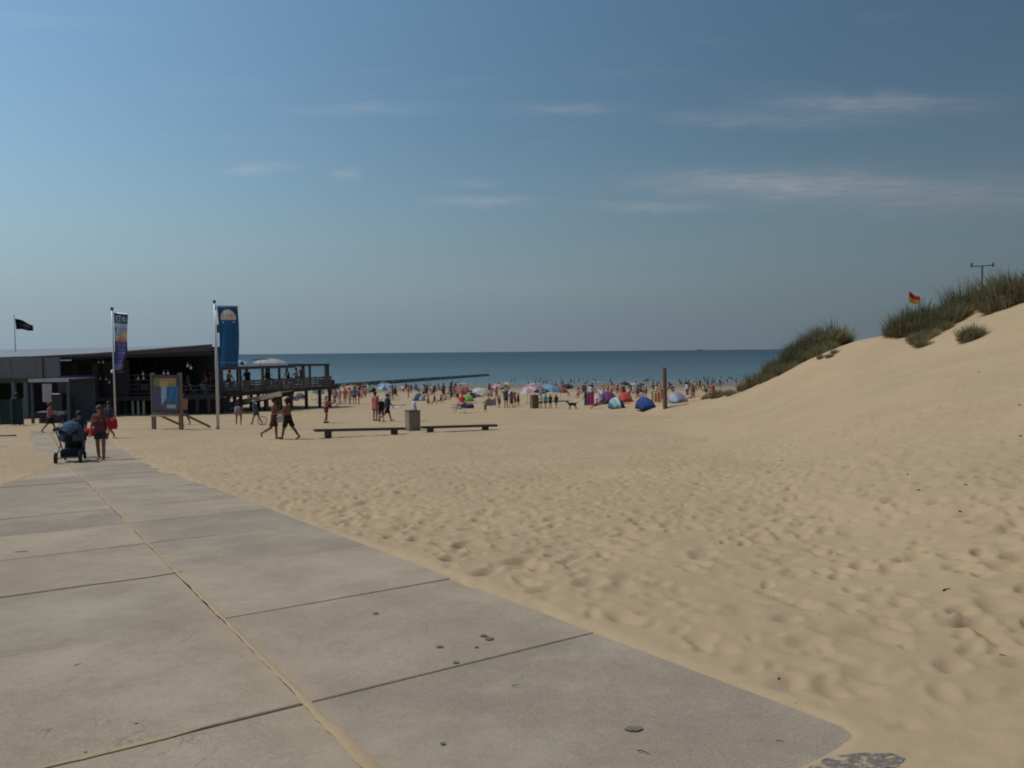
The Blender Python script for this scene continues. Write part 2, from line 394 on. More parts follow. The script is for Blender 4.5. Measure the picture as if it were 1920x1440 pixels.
def build_ground():
    fine = np.radians(np.arange(-39.5, 39.5, 0.092)); coarse = np.radians(np.concatenate([np.arange(39.5, 320.5, 2.5)]))
    ang = np.concatenate([fine, coarse]); nr = 880
    rad = np.geomspace(0.7, 430.0, nr)
    A, Rr = np.meshgrid(ang, rad); X = np.sin(A) * Rr; Y = np.cos(A) * Rr
    Z = height(X, Y) + ground_detail(X, Y)
    na = len(ang); co = np.stack([X, Y, Z], -1).reshape(-1, 3)
    co = np.concatenate([co, [[0, 0, float(height(0.0, 0.0)) - 0.05]]])
    j, i = np.meshgrid(np.arange(nr - 1), np.arange(na), indexing='ij'); i2 = (i + 1) % na
    quads = np.stack([j * na + i, (j + 1) * na + i, (j + 1) * na + i2, j * na + i2], -1).reshape(-1, 4)[:, ::-1]
    tri = np.stack([np.full(na, nr * na), np.arange(na), (np.arange(na) + 1) % na], -1)[:, ::-1]
    me = bpy.data.meshes.new('beach_sand')
    nq, nt_ = len(quads), len(tri)
    me.vertices.add(len(co)); me.vertices.foreach_set('co', co.astype(np.float32).ravel())
    me.loops.add(nq * 4 + nt_ * 3); me.polygons.add(nq + nt_)
    me.loops.foreach_set('vertex_index', np.concatenate([quads.ravel(), tri.ravel()]).astype(np.int32))
    ls = np.concatenate([np.arange(nq) * 4, nq * 4 + np.arange(nt_) * 3]).astype(np.int32)
    me.polygons.foreach_set('loop_start', ls)
    me.polygons.foreach_set('use_smooth', np.ones(nq + nt_, bool))
    me.update(calc_edges=True); me.validate()
    me.materials.append(sand_mat())
    return tag(link('beach_sand', me), 'dry pale beach sand full of footprints rising to the dune', None, None, 'structure')
def sand_mat():
    m, nt, b = new_mat('sand')
    pos = nd(nt, 'ShaderNodeNewGeometry').outputs['Position']
    n1 = nd(nt, 'ShaderNodeTexNoise', {'Vector': pos, 'Scale': 0.35, 'Detail': 6.0, 'Roughness': 0.6}).outputs[0]
    n2 = nd(nt, 'ShaderNodeTexNoise', {'Vector': pos, 'Scale': 9.0, 'Detail': 6.0, 'Roughness': 0.7}).outputs[0]
    n3 = nd(nt, 'ShaderNodeTexNoise', {'Vector': pos, 'Scale': 160.0, 'Detail': 2.0, 'Roughness': 0.6}).outputs[0]
    c1 = ramp(nt, n1, [(0.3, (0.404, 0.286, 0.166)), (0.7, (0.462, 0.328, 0.193))])
    c2 = mixc(nt, 0.5, c1, ramp(nt, n2, [(0.25, (0.86, 0.85, 0.83)), (0.75, (1.08, 1.08, 1.08))]), 'MULTIPLY')
    c3 = mixc(nt, 0.45, c2, ramp(nt, n3, [(0.2, (0.72, 0.70, 0.68)), (0.8, (1.2, 1.2, 1.2))]), 'MULTIPLY')
    # scattered dark grit and shell bits
    vo = nd(nt, 'ShaderNodeTexVoronoi', {'Vector': pos, 'Scale': 11.0})
    big = nd(nt, 'ShaderNodeTexNoise', {'Vector': pos, 'Scale': 0.9, 'Detail': 3.0}).outputs[0]
    grit = mt(nt, 'MULTIPLY', mt(nt, 'LESS_THAN', vo.outputs['Distance'], 0.075), mt(nt, 'GREATER_THAN', mt(nt, 'ADD', big, nd(nt, 'ShaderNodeMapRange', {0: nd(nt, 'ShaderNodeSeparateXYZ', {0: pos}).outputs[2], 1: -0.4, 2: 1.6, 3: 0.0, 4: 0.06}).outputs[0]), 0.57))
    c3 = mixc(nt, mt(nt, 'MULTIPLY', grit, 0.6), c3, (0.12, 0.09, 0.06))
    # sand that the tide has wetted
    sp = nd(nt, 'ShaderNodeSeparateXYZ', {0: pos}); zz = mt(nt, 'MULTIPLY_ADD', nd(nt, 'ShaderNodeTexNoise', {'Vector': pos, 'Scale': 0.05, 'Detail': 3.0}).outputs[0], 0.9, sp.outputs[2])
    wet = nd(nt, 'ShaderNodeMapRange', {0: zz, 1: -4.35, 2: -5.25, 3: 0.0, 4: 1.0}, interpolation_type='SMOOTHSTEP').outputs[0]
    c4 = mixc(nt, wet, c3, (0.185, 0.145, 0.105))
    nt.links.new(c4, b.inputs['Base Color'])
    nt.links.new(mt(nt, 'MULTIPLY_ADD', wet, -0.45, 0.95), b.inputs['Roughness']); b.inputs['Specular IOR Level'].default_value = 0.2
    h = mt(nt, 'ADD', mt(nt, 'MULTIPLY', n2, 0.6), mt(nt, 'MULTIPLY', n3, 0.12))
    nt.links.new(nd(nt, 'ShaderNodeBump', {'Height': h, 'Strength': 0.35, 'Distance': 0.03}).outputs[0], b.inputs['Normal'])
    return m
build_ground()

# ---- concrete path of square slabs, two abreast
def concrete_mat():
    m, nt, b = new_mat('slab_concrete')
    oi = nd(nt, 'ShaderNodeObjectInfo').outputs['Random']
    pos = nd(nt, 'ShaderNodeNewGeometry').outputs['Position']
    n1 = nd(nt, 'ShaderNodeTexNoise', {'Vector': pos, 'Scale': 1.1, 'Detail': 6.0, 'Roughness': 0.65}).outputs[0]
    n2 = nd(nt, 'ShaderNodeTexNoise', {'Vector': pos, 'Scale': 75.0, 'Detail': 3.0, 'Roughness': 0.7}).outputs[0]
    n4 = nd(nt, 'ShaderNodeTexNoise', {'Vector': pos, 'Scale': 14.0, 'Detail': 6.0, 'Roughness': 0.7}).outputs[0]
    vo = nd(nt, 'ShaderNodeTexVoronoi', {'Vector': pos, 'Scale': 95.0})
    base = ramp(nt, n1, [(0.28, (0.312, 0.242, 0.170)), (0.72, (0.400, 0.313, 0.223))])
    tint = ramp(nt, oi, [(0.0, (0.82, 0.83, 0.87)), (0.5, (0.97, 0.97, 0.97)), (1.0, (1.10, 1.09, 1.06))])
    c = mixc(nt, 1.0, base, tint, 'MULTIPLY')
    c = mixc(nt, 0.55, c, ramp(nt, n2, [(0.25, (0.55, 0.54, 0.53)), (0.75, (1.35, 1.35, 1.34))]), 'MULTIPLY')
    c = mixc(nt, 0.5, c, ramp(nt, n4, [(0.3, (0.82, 0.82, 0.83)), (0.7, (1.1, 1.1, 1.1))]), 'MULTIPLY')
    st_ = mt(nt, 'MULTIPLY', mt(nt, 'LESS_THAN', vo.outputs['Distance'], 0.22), mt(nt, 'GREATER_THAN', nd(nt, 'ShaderNodeTexWhiteNoise', {0: vo.outputs['Position']}, noise_dimensions='3D').outputs[0], 0.72))
    c = mixc(nt, mt(nt, 'MULTIPLY', st_, 0.55), c, (0.16, 0.13, 0.11))
    crk = nd(nt, 'ShaderNodeTexVoronoi', {'Vector': nd(nt, 'ShaderNodeVectorMath', {0: pos, 1: nd(nt, 'ShaderNodeTexNoise', {'Vector': pos, 'Scale': 2.5, 'Detail': 4.0}).outputs['Color']}, operation='ADD').outputs[0], 'Scale': 0.33}, feature='DISTANCE_TO_EDGE').outputs['Distance']
    wear = nd(nt, 'ShaderNodeTexNoise', {'Vector': pos, 'Scale': 0.7, 'Detail': 2.0}).outputs[0]
    c = mixc(nt, mt(nt, 'MULTIPLY', mt(nt, 'LESS_THAN', crk, 0.0016), mt(nt, 'MULTIPLY_ADD', wear, 6.0, -3.2, clamp=True)), c, (0.13, 0.10, 0.08))
    blot = nd(nt, 'ShaderNodeTexNoise', {'Vector': pos, 'Scale': 2.6, 'Detail': 7.0, 'Roughness': 0.75}).outputs[0]
    c = mixc(nt, 0.32, c, ramp(nt, blot, [(0.36, (0.80, 0.79, 0.78)), (0.5, (1.0, 1.0, 1.0)), (0.68, (1.10, 1.09, 1.06))]), 'MULTIPLY')
    # sand blown into the pores
    dust = nd(nt, 'ShaderNodeTexNoise', {'Vector': pos, 'Scale': 0.55, 'Detail': 8.0, 'Roughness': 0.72}).outputs[0]
    c = mixc(nt, mt(nt, 'MULTIPLY', mt(nt, 'MULTIPLY_ADD', dust, 5.0, -2.4, clamp=True), 0.6), c, (0.42, 0.34, 0.24))
    # sand worked out of the middle joint
    sp = nd(nt, 'ShaderNodeSeparateXYZ', {0: pos}); tt = mt(nt, 'ADD', mt(nt, 'MULTIPLY', sp.outputs[0], SY), mt(nt, 'MULTIPLY', sp.outputs[1], -SX))
    near = mt(nt, 'POWER', 2.71828, mt(nt, 'MULTIPLY', mt(nt, 'ABSOLUTE', mt(nt, 'SUBTRACT', tt, 1.25)), -9.0))
    c = mixc(nt, mt(nt, 'MULTIPLY', near, mt(nt, 'MULTIPLY_ADD', blot, 3.0, -1.0, clamp=True)), c, (0.40, 0.30, 0.19))
    nt.links.new(c, b.inputs['Base Color']); b.inputs['Roughness'].default_value = 0.9; b.inputs['Specular IOR Level'].default_value = 0.2
    nt.links.new(nd(nt, 'ShaderNodeBump', {'Height': mt(nt, 'ADD', n2, n4), 'Strength': 0.3, 'Distance': 0.006}).outputs[0], b.inputs['Normal'])
    return m
CONC = concrete_mat()
def gz(x, y): return float(base_height(np.array(x, float), np.array(y, float)))
path_root = link('pavement', None, None, (0, 0, 0)); tag(path_root, 'path of square concrete slabs two abreast running down to the beach', None, None, 'structure')
rs = random.Random(4)
def slab(s0, t0, s1, t1):
    g = 0.007; ch = 0.006
    s0 += g; s1 -= g; t0 += g; t1 -= g
    if abs(t0 - 1.25) < 0.05: t0 += 0.010
    if abs(t1 - 1.25) < 0.05: t1 -= 0.010
    cx, cy = xy_of((s0 + s1) / 2, (t0 + t1) / 2); cz = gz(cx, cy)
    dz = rs.uniform(-0.004, 0.004); tx, ty = rs.uniform(-.002, .002), rs.uniform(-.002, .002)
    mb = MB(); rings = []
    for inset, zo in ((0, -0.12), (0, -ch), (ch, 0)):
        ring = []
        for (s, t) in ((s0 + inset, t0 + inset), (s1 - inset, t0 + inset), (s1 - inset, t1 - inset), (s0 + inset, t1 - inset)):
            x, y = xy_of(s, t); ring.append(Vector((x - cx, y - cy, gz(x, y) - cz + zo + dz + tx * (s - s0 - 1) + ty * (t - t0 - 1))))
        rings.append(ring)
    vs_ = [q for r in rings for q in r]
    fs_ = [(8, 9, 10, 11)[::-1]] + [(a + i, a + (i + 1) % 4, a + 4 + (i + 1) % 4, a + 4 + i)[::-1] for a in (0, 4) for i in range(4)]
    mb.add(vs_, fs_)
    return mb.build('slab', CONC, path_root, loc=(cx, cy, cz))
SLABS = {}
for k in range(1, 23):
    for c_, (t0, t1) in enumerate(((-0.75, 1.25), (1.25, 3.22))):
        SLABS[(k, c_)] = slab(2.0 * k, t0, 2.0 * k + 2.0, t1)
for k in (0, -1):
    SLABS[(k, 0)] = slab(2.0 * k, -0.75, 2.0 * k + 2.0, 1.25)
# sand lying in the joints
def joint_sand(s0, s1, tc_, wfn, seed, along=True, n=None):
    n = n or int((s1 - s0) / 0.05); r = random.Random(seed); mb = MB(); rows = []
    for i in range(n + 1):
        s = s0 + (s1 - s0) * i / n
        w0 = wfn(s) * (0.35 + 2.2 * (float(fbm(np.array(s * 3.7), np.array(seed + 0.5), seed, 5)) + 0.5) + r.uniform(-.15, .15)); w1 = wfn(s) * (0.35 + 2.2 * (float(fbm(np.array(s * 3.7), np.array(seed + 7.5), seed + 9, 5)) + 0.5) + r.uniform(-.15, .15))
        tp_ = min(1.0, (i + .02) / 6, (n - i + .02) / 6); w0 *= tp_; w1 *= tp_
        for t, zo in ((-w0, 0.0015), (-w0 * 0.5, 0.0055), (w1 * 0.5, 0.0055), (w1, 0.0015)):
            x, y = xy_of(s, tc_ + t) if along else xy_of(tc_ + t, s)
            rows.append((x, y, gz(x, y) + zo))
    mb.v = rows
    for i in range(n):
        for q in range(3):
            a = i * 4 + q; f_ = (a, a + 1, a + 5, a + 4); mb.f.append(f_ if along else f_[::-1]); mb.m.append(0)
    return mb.build('joint_sand', bpy.data.materials['sand'], path_root, smooth=True)
joint_sand(1.0, 34.0, 1.25, lambda s: 0.011 + 0.012 * math.exp(-(s - 3) ** 2 / 2.0), 3)
joint_sand(-0.7, 0.8, 4.0, lambda s: 0.011, 8, along=False)
joint_sand(0.5, 1.3, 8.0, lambda s: 0.014, 15, along=False)

# worn asphalt showing through the sand in front of the slab end
def asphalt():
    m, nt, b = new_mat('asphalt')
    pos = nd(nt, 'ShaderNodeNewGeometry').outputs['Position']
    n1 = nd(nt, 'ShaderNodeTexNoise', {'Vector': pos, 'Scale': 22.0, 'Detail': 8.0, 'Roughness': 0.75}).outputs[0]
    nt.links.new(ramp(nt, n1, [(0.3, (0.07, 0.062, 0.055)), (0.5, (0.16, 0.135, 0.11)), (0.58, (0.40, 0.295, 0.175))]), b.inputs['Base Color']); b.inputs['Roughness'].default_value = 0.9
    nt.links.new(nd(nt, 'ShaderNodeBump', {'Height': n1, 'Strength': 0.3, 'Distance': 0.006}).outputs[0], b.inputs['Normal'])
    mb = MB(); r = random.Random(2)
    for (u, v, a, b_) in ((1608, 1440, 0.20, 0.045),):
        c0 = G(u, v, 0.8); ring = []
        for i in range(40):
            t = 2 * math.pi * i / 40; q = 1 + 0.55 * float(fbm(np.array(2.2 * math.cos(t) + u), np.array(2.2 * math.sin(t)), 5, 4))
            x, y = c0.x + a * q * math.cos(t), c0.y + (b_ + 0.03) * q * math.sin(t) + 0.12 * a * q * math.cos(t)
            ring.append(Vector((x, y, float(height(x, y)) + float(ground_detail(np.array(x), np.array(y))) + 0.001 + 0.003 * r.random())))
        cen = Vector((c0.x, c0.y, sum(q.z for q in ring) / 40 + 0.002))
        mb.add([cen] + ring, [(0, 1 + i, 1 + (i + 1) % 40) for i in range(40)])
    return tag(mb.build('asphalt', m), 'dark worn asphalt showing through the sand beside the last slab', None, None, 'structure')
asphalt()

# ---- the sea
def sea():
    m, nt, b = new_mat('sea_water')
    pos = nd(nt, 'ShaderNodeNewGeometry').outputs['Position']; sp = nd(nt, 'ShaderNodeSeparateXYZ', {0: pos})
    dist = nd(nt, 'ShaderNodeMapRange', {0: sp.outputs[1], 1: 170.0, 2: 1500.0, 3: 0.0, 4: 1.0}).outputs[0]
    dist = mt(nt, 'POWER', dist, 0.4)
    band = nd(nt, 'ShaderNodeTexNoise', {'Vector': nd(nt, 'ShaderNodeMapping', {'Vector': pos, 'Scale': (0.0022, 0.014, 1)}).outputs[0], 'Scale': 1.0, 'Detail': 5.0, 'Roughness': 0.6}).outputs[0]
    col = ramp(nt, dist, [(0.0, (0.165, 0.195, 0.180)), (0.25, (0.090, 0.136, 0.138)), (0.6, (0.037, 0.070, 0.077)), (1.0, (0.018, 0.040, 0.050))])
    col = mixc(nt, 0.7, col, ramp(nt, band, [(0.3, (0.72, 0.75, 0.78)), (0.7, (1.22, 1.2, 1.18))]), 'MULTIPLY')
    w1 = nd(nt, 'ShaderNodeTexNoise', {'Vector': nd(nt, 'ShaderNodeMapping', {'Vector': pos, 'Scale': (0.25, 0.6, 1)}).outputs[0], 'Scale': 1.0, 'Detail': 6.0, 'Roughness': 0.65}).outputs[0]
    bp = nd(nt, 'ShaderNodeBump', {'Height': w1, 'Strength': 0.6, 'Distance': 0.5}).outputs[0]
    df = nd(nt, 'ShaderNodeBsdfDiffuse', {'Color': col, 'Normal': bp})
    gl = nd(nt, 'ShaderNodeBsdfGlossy', {'Color': (0.75, 0.86, 0.92, 1), 'Roughness': 0.35, 'Normal': bp})
    mx = nd(nt, 'ShaderNodeMixShader', {0: 0.22, 1: df.outputs[0], 2: gl.outputs[0]})
    nt.links.new(mx.outputs[0], nt.nodes['Material Output'].inputs[0])
    mb = MB(); ys = [100, 150, 200, 300, 500, 1000, 3000, 10000, 70000]; n = len(ys)
    for y in ys:
        for x in (-1, -0.2, -0.02, 0, 0.02, 0.2, 1): mb.v.append((x * 70000, y, SEA_Z))
    for j in range(n - 1):
        for i in range(6): a = j * 7 + i; mb.f.append((a, a + 1, a + 8, a + 7)); mb.m.append(0)
    tag(mb.build('sea', m), 'calm grey-green sea reaching to the horizon', None, None, 'structure')
sea()
# ------------------------------------------------------------------ figures: blended volumes turned into one continuous skin
def surface_nets(val, org, h):
    """numpy surface nets: val<0 inside. returns verts, quads"""
    s = val < 0
    nx, ny, nz = val.shape
    c = [s[i:nx - 1 + i, j:ny - 1 + j, k:nz - 1 + k] for i in (0, 1) for j in (0, 1) for k in (0, 1)]
    cnt = sum(q.astype(np.int8) for q in c); act = (cnt > 0) & (cnt < 8)
    idx = -np.ones(act.shape, np.int64); ids = np.argwhere(act); idx[act] = np.arange(len(ids))
    acc = np.zeros((len(ids), 3)); num = np.zeros(len(ids))
    corners = [(i, j, k) for i in (0, 1) for j in (0, 1) for k in (0, 1)]
    for a in range(8):
        for b in range(a + 1, 8):
            A, B = np.array(corners[a]), np.array(corners[b])
            if np.abs(A - B).sum() != 1: continue
            va = val[ids[:, 0] + A[0], ids[:, 1] + A[1], ids[:, 2] + A[2]]; vb = val[ids[:, 0] + B[0], ids[:, 1] + B[1], ids[:, 2] + B[2]]
            m = (va < 0) != (vb < 0); t = va[m] / (va[m] - vb[m])
            acc[m] += A + t[:, None] * (B - A); num[m] += 1
    verts = org + (ids + acc / np.maximum(num, 1)[:, None]) * h
    quads = []
    for ax in range(3):
        sl0 = [slice(1, -1)] * 3; sl1 = [slice(1, -1)] * 3
        sl0[ax] = slice(0, -1); sl1[ax] = slice(1, None)
        e = s[tuple(sl0)] != s[tuple(sl1)]; inside0 = s[tuple(sl0)]
        p = np.argwhere(e); flip = inside0[e]
        p = p + 1; p[:, ax] -= 1
        o1, o2 = [(1, 2), (2, 0), (0, 1)][ax]
        def at(d1, d2):
            q = p.copy(); q[:, o1] += d1; q[:, o2] += d2; return idx[q[:, 0], q[:, 1], q[:, 2]]
        Q = np.stack([at(-1, -1), at(0, -1), at(0, 0), at(-1, 0)], -1)
        Q[~flip] = Q[~flip][:, ::-1]; quads.append(Q)
    return verts, np.concatenate(quads)
def sdf_mesh(prims, h, k=0.03):
    """prims: (a, b, ra, rb, tag, flat). smooth union -> verts, quads, tag per quad"""
    P = [(np.array(a, float), np.array(b, float), ra, rb, tg, fl) for (a, b, ra, rb, tg, fl) in prims]
    lo = np.min([np.minimum(a, b) - max(ra, rb) for a, b, ra, rb, _, _ in P], 0) - 3 * h; hi = np.max([np.maximum(a, b) + max(ra, rb) for a, b, ra, rb, _, _ in P], 0) + 3 * h
    n = np.ceil((hi - lo) / h).astype(int) + 1
    D = np.full(n, 9.0, np.float32); T = np.zeros(n, np.int16); best = np.full(n, 9.0, np.float32)
    for a, b, ra, rb, tg, fl in P:
        m = max(ra, rb) + k + 2 * h
        i0 = np.maximum(0, np.floor((np.minimum(a, b) - m - lo) / h).astype(int)); i1 = np.minimum(n, np.ceil((np.maximum(a, b) + m - lo) / h).astype(int) + 1)
        g = np.meshgrid(*[lo[q] + np.arange(i0[q], i1[q]) * h for q in range(3)], indexing='ij'); X = np.stack(g, -1) - a
        ab = b - a; L2 = max(ab @ ab, 1e-9); t = np.clip((X @ ab) / L2, 0, 1)
        d = np.sqrt(((X - t[..., None] * ab) ** 2).sum(-1)) - (ra + (rb - ra) * t)
        if fl:
            ln = math.sqrt(L2); pr = (X @ ab) / ln
            d = np.maximum(d, pr - ln)
            if fl == 2: d = np.maximum(d, -pr)
        sl = tuple(slice(i0[q], i1[q]) for q in range(3)); cur = D[sl]
        hh = np.clip(0.5 + 0.5 * (cur - d) / k, 0, 1); D[sl] = cur * (1 - hh) + d * hh - k * hh * (1 - hh)
        bs = best[sl]; w = d < bs; best[sl] = np.where(w, d, bs); T[sl] = np.where(w, tg, T[sl])
    v, q = surface_nets(D, lo, h)
    cen = v[q].mean(1); ci = np.clip(np.round((cen - lo) / h).astype(int), 0, n - 1)
    return v, q, T[ci[:, 0], ci[:, 1], ci[:, 2]]
def np_mesh(name, v, q, mats, tags=None):
    me = bpy.data.meshes.new(name); me.from_pydata(v.tolist(), [], q.tolist())
    for m in mats: me.materials.append(m)
    if tags is not None: me.polygons.foreach_set('material_index', tags.astype(np.int32))
    me.polygons.foreach_set('use_smooth', np.ones(len(q), bool)); me.update(); return me
SKIN, TOP, BOT, HAIR, SHOE, EYE = range(6)
def skeleton(p):
    g = lambda k, d: p.get(k, d)
    J = {}; lean = g('lean', 0.03)
    sp = np.array([0, math.sin(lean), math.cos(lean)]); X = np.array([1.0, 0, 0])
    P = np.array([0, 0, 0.92]); J['P'] = P; J['C'] = P + 0.32 * sp; J['N'] = P + 0.53 * sp
    hl = lean * 0.4 + g('nod', 0.0); hd = np.array([math.sin(g('turn', 0)) * .02, math.sin(hl), math.cos(hl)])
    J['H'] = J['N'] + 0.185 * hd; J['hd'] = hd; J['sp'] = sp
    tw = g('twist', 0.0); SXv = np.array([math.cos(tw), math.sin(tw), 0])
    for sgn, s in ((-1, 'L'), (1, 'R')):
        sh = J['N'] - 0.055 * sp + sgn * 0.175 * SXv; f, a, e = g('arm' + s, (0.05, 0.12, 0.2)); inn = g('in' + s, 0.0)
        d1 = np.array([sgn * math.sin(a), math.sin(f) * math.cos(a), -math.cos(f) * math.cos(a)])
        d2 = np.array([sgn * math.sin(a * 0.4 - inn), math.sin(f + e) * math.cos(inn), -math.cos(f + e) * math.cos(inn)]); d2 /= np.linalg.norm(d2)
        J['S' + s] = sh; J['E' + s] = sh + 0.285 * d1; J['W' + s] = J['E' + s] + 0.25 * d2; J['d' + s] = d2
        J['F' + s] = J['W' + s] + 0.09 * d2
        hp = P + sgn * 0.09 * X - np.array([0, 0, .02]); h = g('hip' + s, 0.0); k = g('knee' + s, 0.05); sp_ = g('spread', 0.04)
        t1 = np.array([sgn * math.sin(sp_), math.sin(h), -math.cos(h)]); t2 = np.array([sgn * math.sin(sp_ * .4), math.sin(h - k), -math.cos(h - k)])
        J['T' + s] = hp; J['K' + s] = hp + 0.43 * t1 / np.linalg.norm(t1); J['A' + s] = J['K' + s] + 0.42 * t2 / np.linalg.norm(t2)
        fa = h - k + g('foot' + s, 0.0) + math.pi / 2 * 0.96; J['B' + s] = J['A' + s] + 0.16 * np.array([0, math.sin(fa), -math.cos(fa)]) ; J['up' + s] = t2
    return J
def body_prims(J, fem=False, fat=1.0, fingers=False, coarse=False):
    R = []; add = lambda a, b, ra, rb, tg=SKIN, fl=0: R.append((a, b, ra, rb, tg, fl))
    X = np.array([1.0, 0, 0]); sp = J['sp']; P, C, N, H, hd = J['P'], J['C'], J['N'], J['H'], J['hd']
    wch = 0.066 if fem else 0.078
    for s in (-1, 1):
        add(P + s * .07 * X, P + s * .055 * X + .14 * sp, .105 * fat, .095 * fat); add(P + s * .055 * X + .12 * sp, C + s * wch * X + .06 * sp, .098 * fat, .108 * fat)
    sv = (J['SR'] - J['SL']); add(J['SL'] + .12 * sv, J['SR'] - .12 * sv, .075, .075)
    add(N - .04 * sp, N + .07 * hd, .062, .055)
    fwd = np.array([0, hd[2], -hd[1]])
    add(H - .045 * hd + .012 * fwd, H + .025 * hd - .008 * fwd, .072, .092)
    if not coarse:
        add(H - .015 * hd + .09 * fwd, H - .03 * hd + .105 * fwd, .014, .016)
        for s in (-1, 1): add(H + s * .088 * X + .01 * hd, H + s * .09 * X - .03 * hd, .016, .012)
        add(H - .085 * hd + .055 * fwd, H - .07 * hd + .06 * fwd, .03, .03)
        if fem:
            for s in (-1, 1): add(C + s * .075 * X + .085 * fwd, C + s * .075 * X + .09 * fwd, .062, .06)
    for s in 'LR':
        add(J['S' + s], J['E' + s], .055 * fat, .043 * fat); add(J['E' + s], J['W' + s], .043 * fat, .029)
        if fingers:
            d = J['d' + s]; pw = np.cross(d, np.array([0, 1.0, 0.2])); pw /= np.linalg.norm(pw); nf = np.cross(pw, d); W0 = J['W' + s]
            for i in range(4): add(W0 + .01 * d + (i - 1.5) * .013 * pw, W0 + .085 * d + (i - 1.5) * .02 * pw, .015, .012)
            for i, ln in enumerate((.062, .075, .07, .052)):
                k0 = W0 + .085 * d + (i - 1.5) * .021 * pw; k1 = k0 + ln * .55 * d + .008 * nf; k2 = k1 + ln * .5 * (d * .75 + nf * .6)
                add(k0, k1, .0095, .0088); add(k1, k2, .0088, .008)
            sg = 1 if s == 'L' else -1
            k0 = W0 + .03 * d + sg * .026 * pw; k1 = k0 + .03 * d + sg * .024 * pw + .01 * nf; add(k0, k1, .013, .0105); add(k1, k1 + .03 * d + .006 * nf, .0105, .009)
        else:
            add(J['W' + s], J['F' + s] + .04 * J['d' + s], .032, .03)
        add(J['T' + s], J['K' + s], .088 * fat, .056); add(J['K' + s] * .35 + J['A' + s] * .65, J['A' + s], .047, .036); add(J['K' + s], J['K' + s] * .45 + J['A' + s] * .55, .055, .053)
        add(J['A' + s] - np.array([0, .02, .02]), J['B' + s], .038, .03, SHOE if coarse else SKIN)
    return R
def hair_prims(J, style='short', grow=0.012):
    R = []; hd, H = J['hd'], J['H']; fwd = np.array([0, hd[2], -hd[1]]); X = np.array([1.0, 0, 0])
    R.append((H + .03 * hd - .014 * fwd, H + .034 * hd - .016 * fwd, .095 + grow, .095 + grow, HAIR, 0))
    R.append((H - .02 * hd - .04 * fwd, H + .02 * hd - .03 * fwd, .078 + grow, .09 + grow, HAIR, 0))
    if style == 'long':
        for s in (-1, 0, 1): R.append((H - .03 * hd - .06 * fwd + s * .05 * X, H - .26 * hd - .085 * fwd + s * .055 * X, .055, .04, HAIR, 0))
    if style == 'bun': R.append((H + .06 * hd - .1 * fwd, H + .07 * hd - .11 * fwd, .05, .05, HAIR, 0))
    if style == 'pony': R.append((H + .03 * hd - .11 * fwd, H - .2 * hd - .14 * fwd, .035, .02, HAIR, 0))
    if style == 'cap': R.append((H + .045 * hd + .06 * fwd, H + .035 * hd + .15 * fwd, .03, .02, HAIR, 0))
    if style == 'hat': R.append((H + .045 * hd, H + .055 * hd, .15, .15, HAIR, 2))
    return R
def cloth_prims(J, kind, fem=False, fat=1.0):
    X = np.array([1.0, 0, 0]); sp = J['sp']; P, C, N = J['P'], J['C'], J['N']; R = []
    g = .016; wch = 0.066 if fem else 0.078
    lerp = lambda a, b, t: a + (b - a) * t
    if kind in ('tee', 'tank', 'tunic', 'dress'):
        tg = TOP
        low = {'tee': -.06, 'tank': -.02, 'tunic': -.22, 'dress': -.3}[kind]
        for s in (-1, 1):
            R.append((C + s * wch * X + .1 * sp, P + s * .065 * X + .1 * sp, (.108 + g) * fat, (.1 + g) * fat, tg, 0)); R.append((P + s * .06 * X + .16 * sp, P + s * .075 * X + low * sp, (.102 + g) * fat, (.118 + g + max(0, -low - .06) * .18) * fat, tg, 1))
        sv = J['SR'] - J['SL']; R.append((J['SL'] + .1 * sv, J['SR'] - .1 * sv, .075 + g, .075 + g, tg, 0))
        if fem:
            fw = np.array([0, sp[2], -sp[1]])
            for s in (-1, 1): R.append((C + s * .075 * X + .085 * fw, C + s * .075 * X + .09 * fw, .062 + g, .06 + g, tg, 0))
        if kind in ('tee', 'tunic'):
            for s in 'LR': R.append((J['S' + s], lerp(J['S' + s], J['E' + s], .62), .055 + g, .055 + g, tg, 1))
        if kind == 'dress': R.append((P - .1 * sp, lerp(J['KL'], J['KR'], .5) + np.array([0, 0, .1]), .16, .2, tg, 1))
    if kind in ('shorts', 'briefs', 'trunks', 'trousers'):
        ln = {'briefs': .12, 'shorts': .55, 'trunks': .85, 'trousers': 1.0}[kind]
        for s_, s in ((-1, 'L'), (1, 'R')):
            R.append((P + s_ * .065 * X + (.0 if kind == 'briefs' else .06) * sp, P + s_ * .07 * X - .02 * sp, (.105 + g) * fat, (.107 + g) * fat, BOT, 0))
            R.append((J['T' + s], lerp(J['T' + s], J['K' + s], ln), .09 * fat + g, (.09 - .03 * ln) * fat + g + .012, BOT, 1))
            if kind == 'trousers': R.append((J['K' + s], lerp(J['K' + s], J['A' + s], .95), .062, .055, BOT, 1))
    if kind == 'skirt':
        R.append((P + .08 * sp, P - .02 * sp, .15, .17, BOT, 0)); R.append((P, lerp(J['KL'], J['KR'], .5) + np.array([0, 0, .03]), .165, .23, BOT, 1))
    if kind == 'bra':
        for s in (-1, 1): R.append((C + s * .075 * X + .07 * np.array([0, 1, 0]), C + s * .075 * X + .09 * np.array([0, 1., 0]), .075, .072, TOP, 0)); R.append((C + s * .07 * X - .02 * sp, C + s * .07 * X + .02 * sp, .125, .125, TOP, 2))
    return R
_skins = [M('skin_%d' % i, c, 0.6, 14.0, 0.08) for i, c in enumerate([L(176, 128, 100), L(150, 104, 80), L(120, 78, 58), L(196, 150, 124)])]
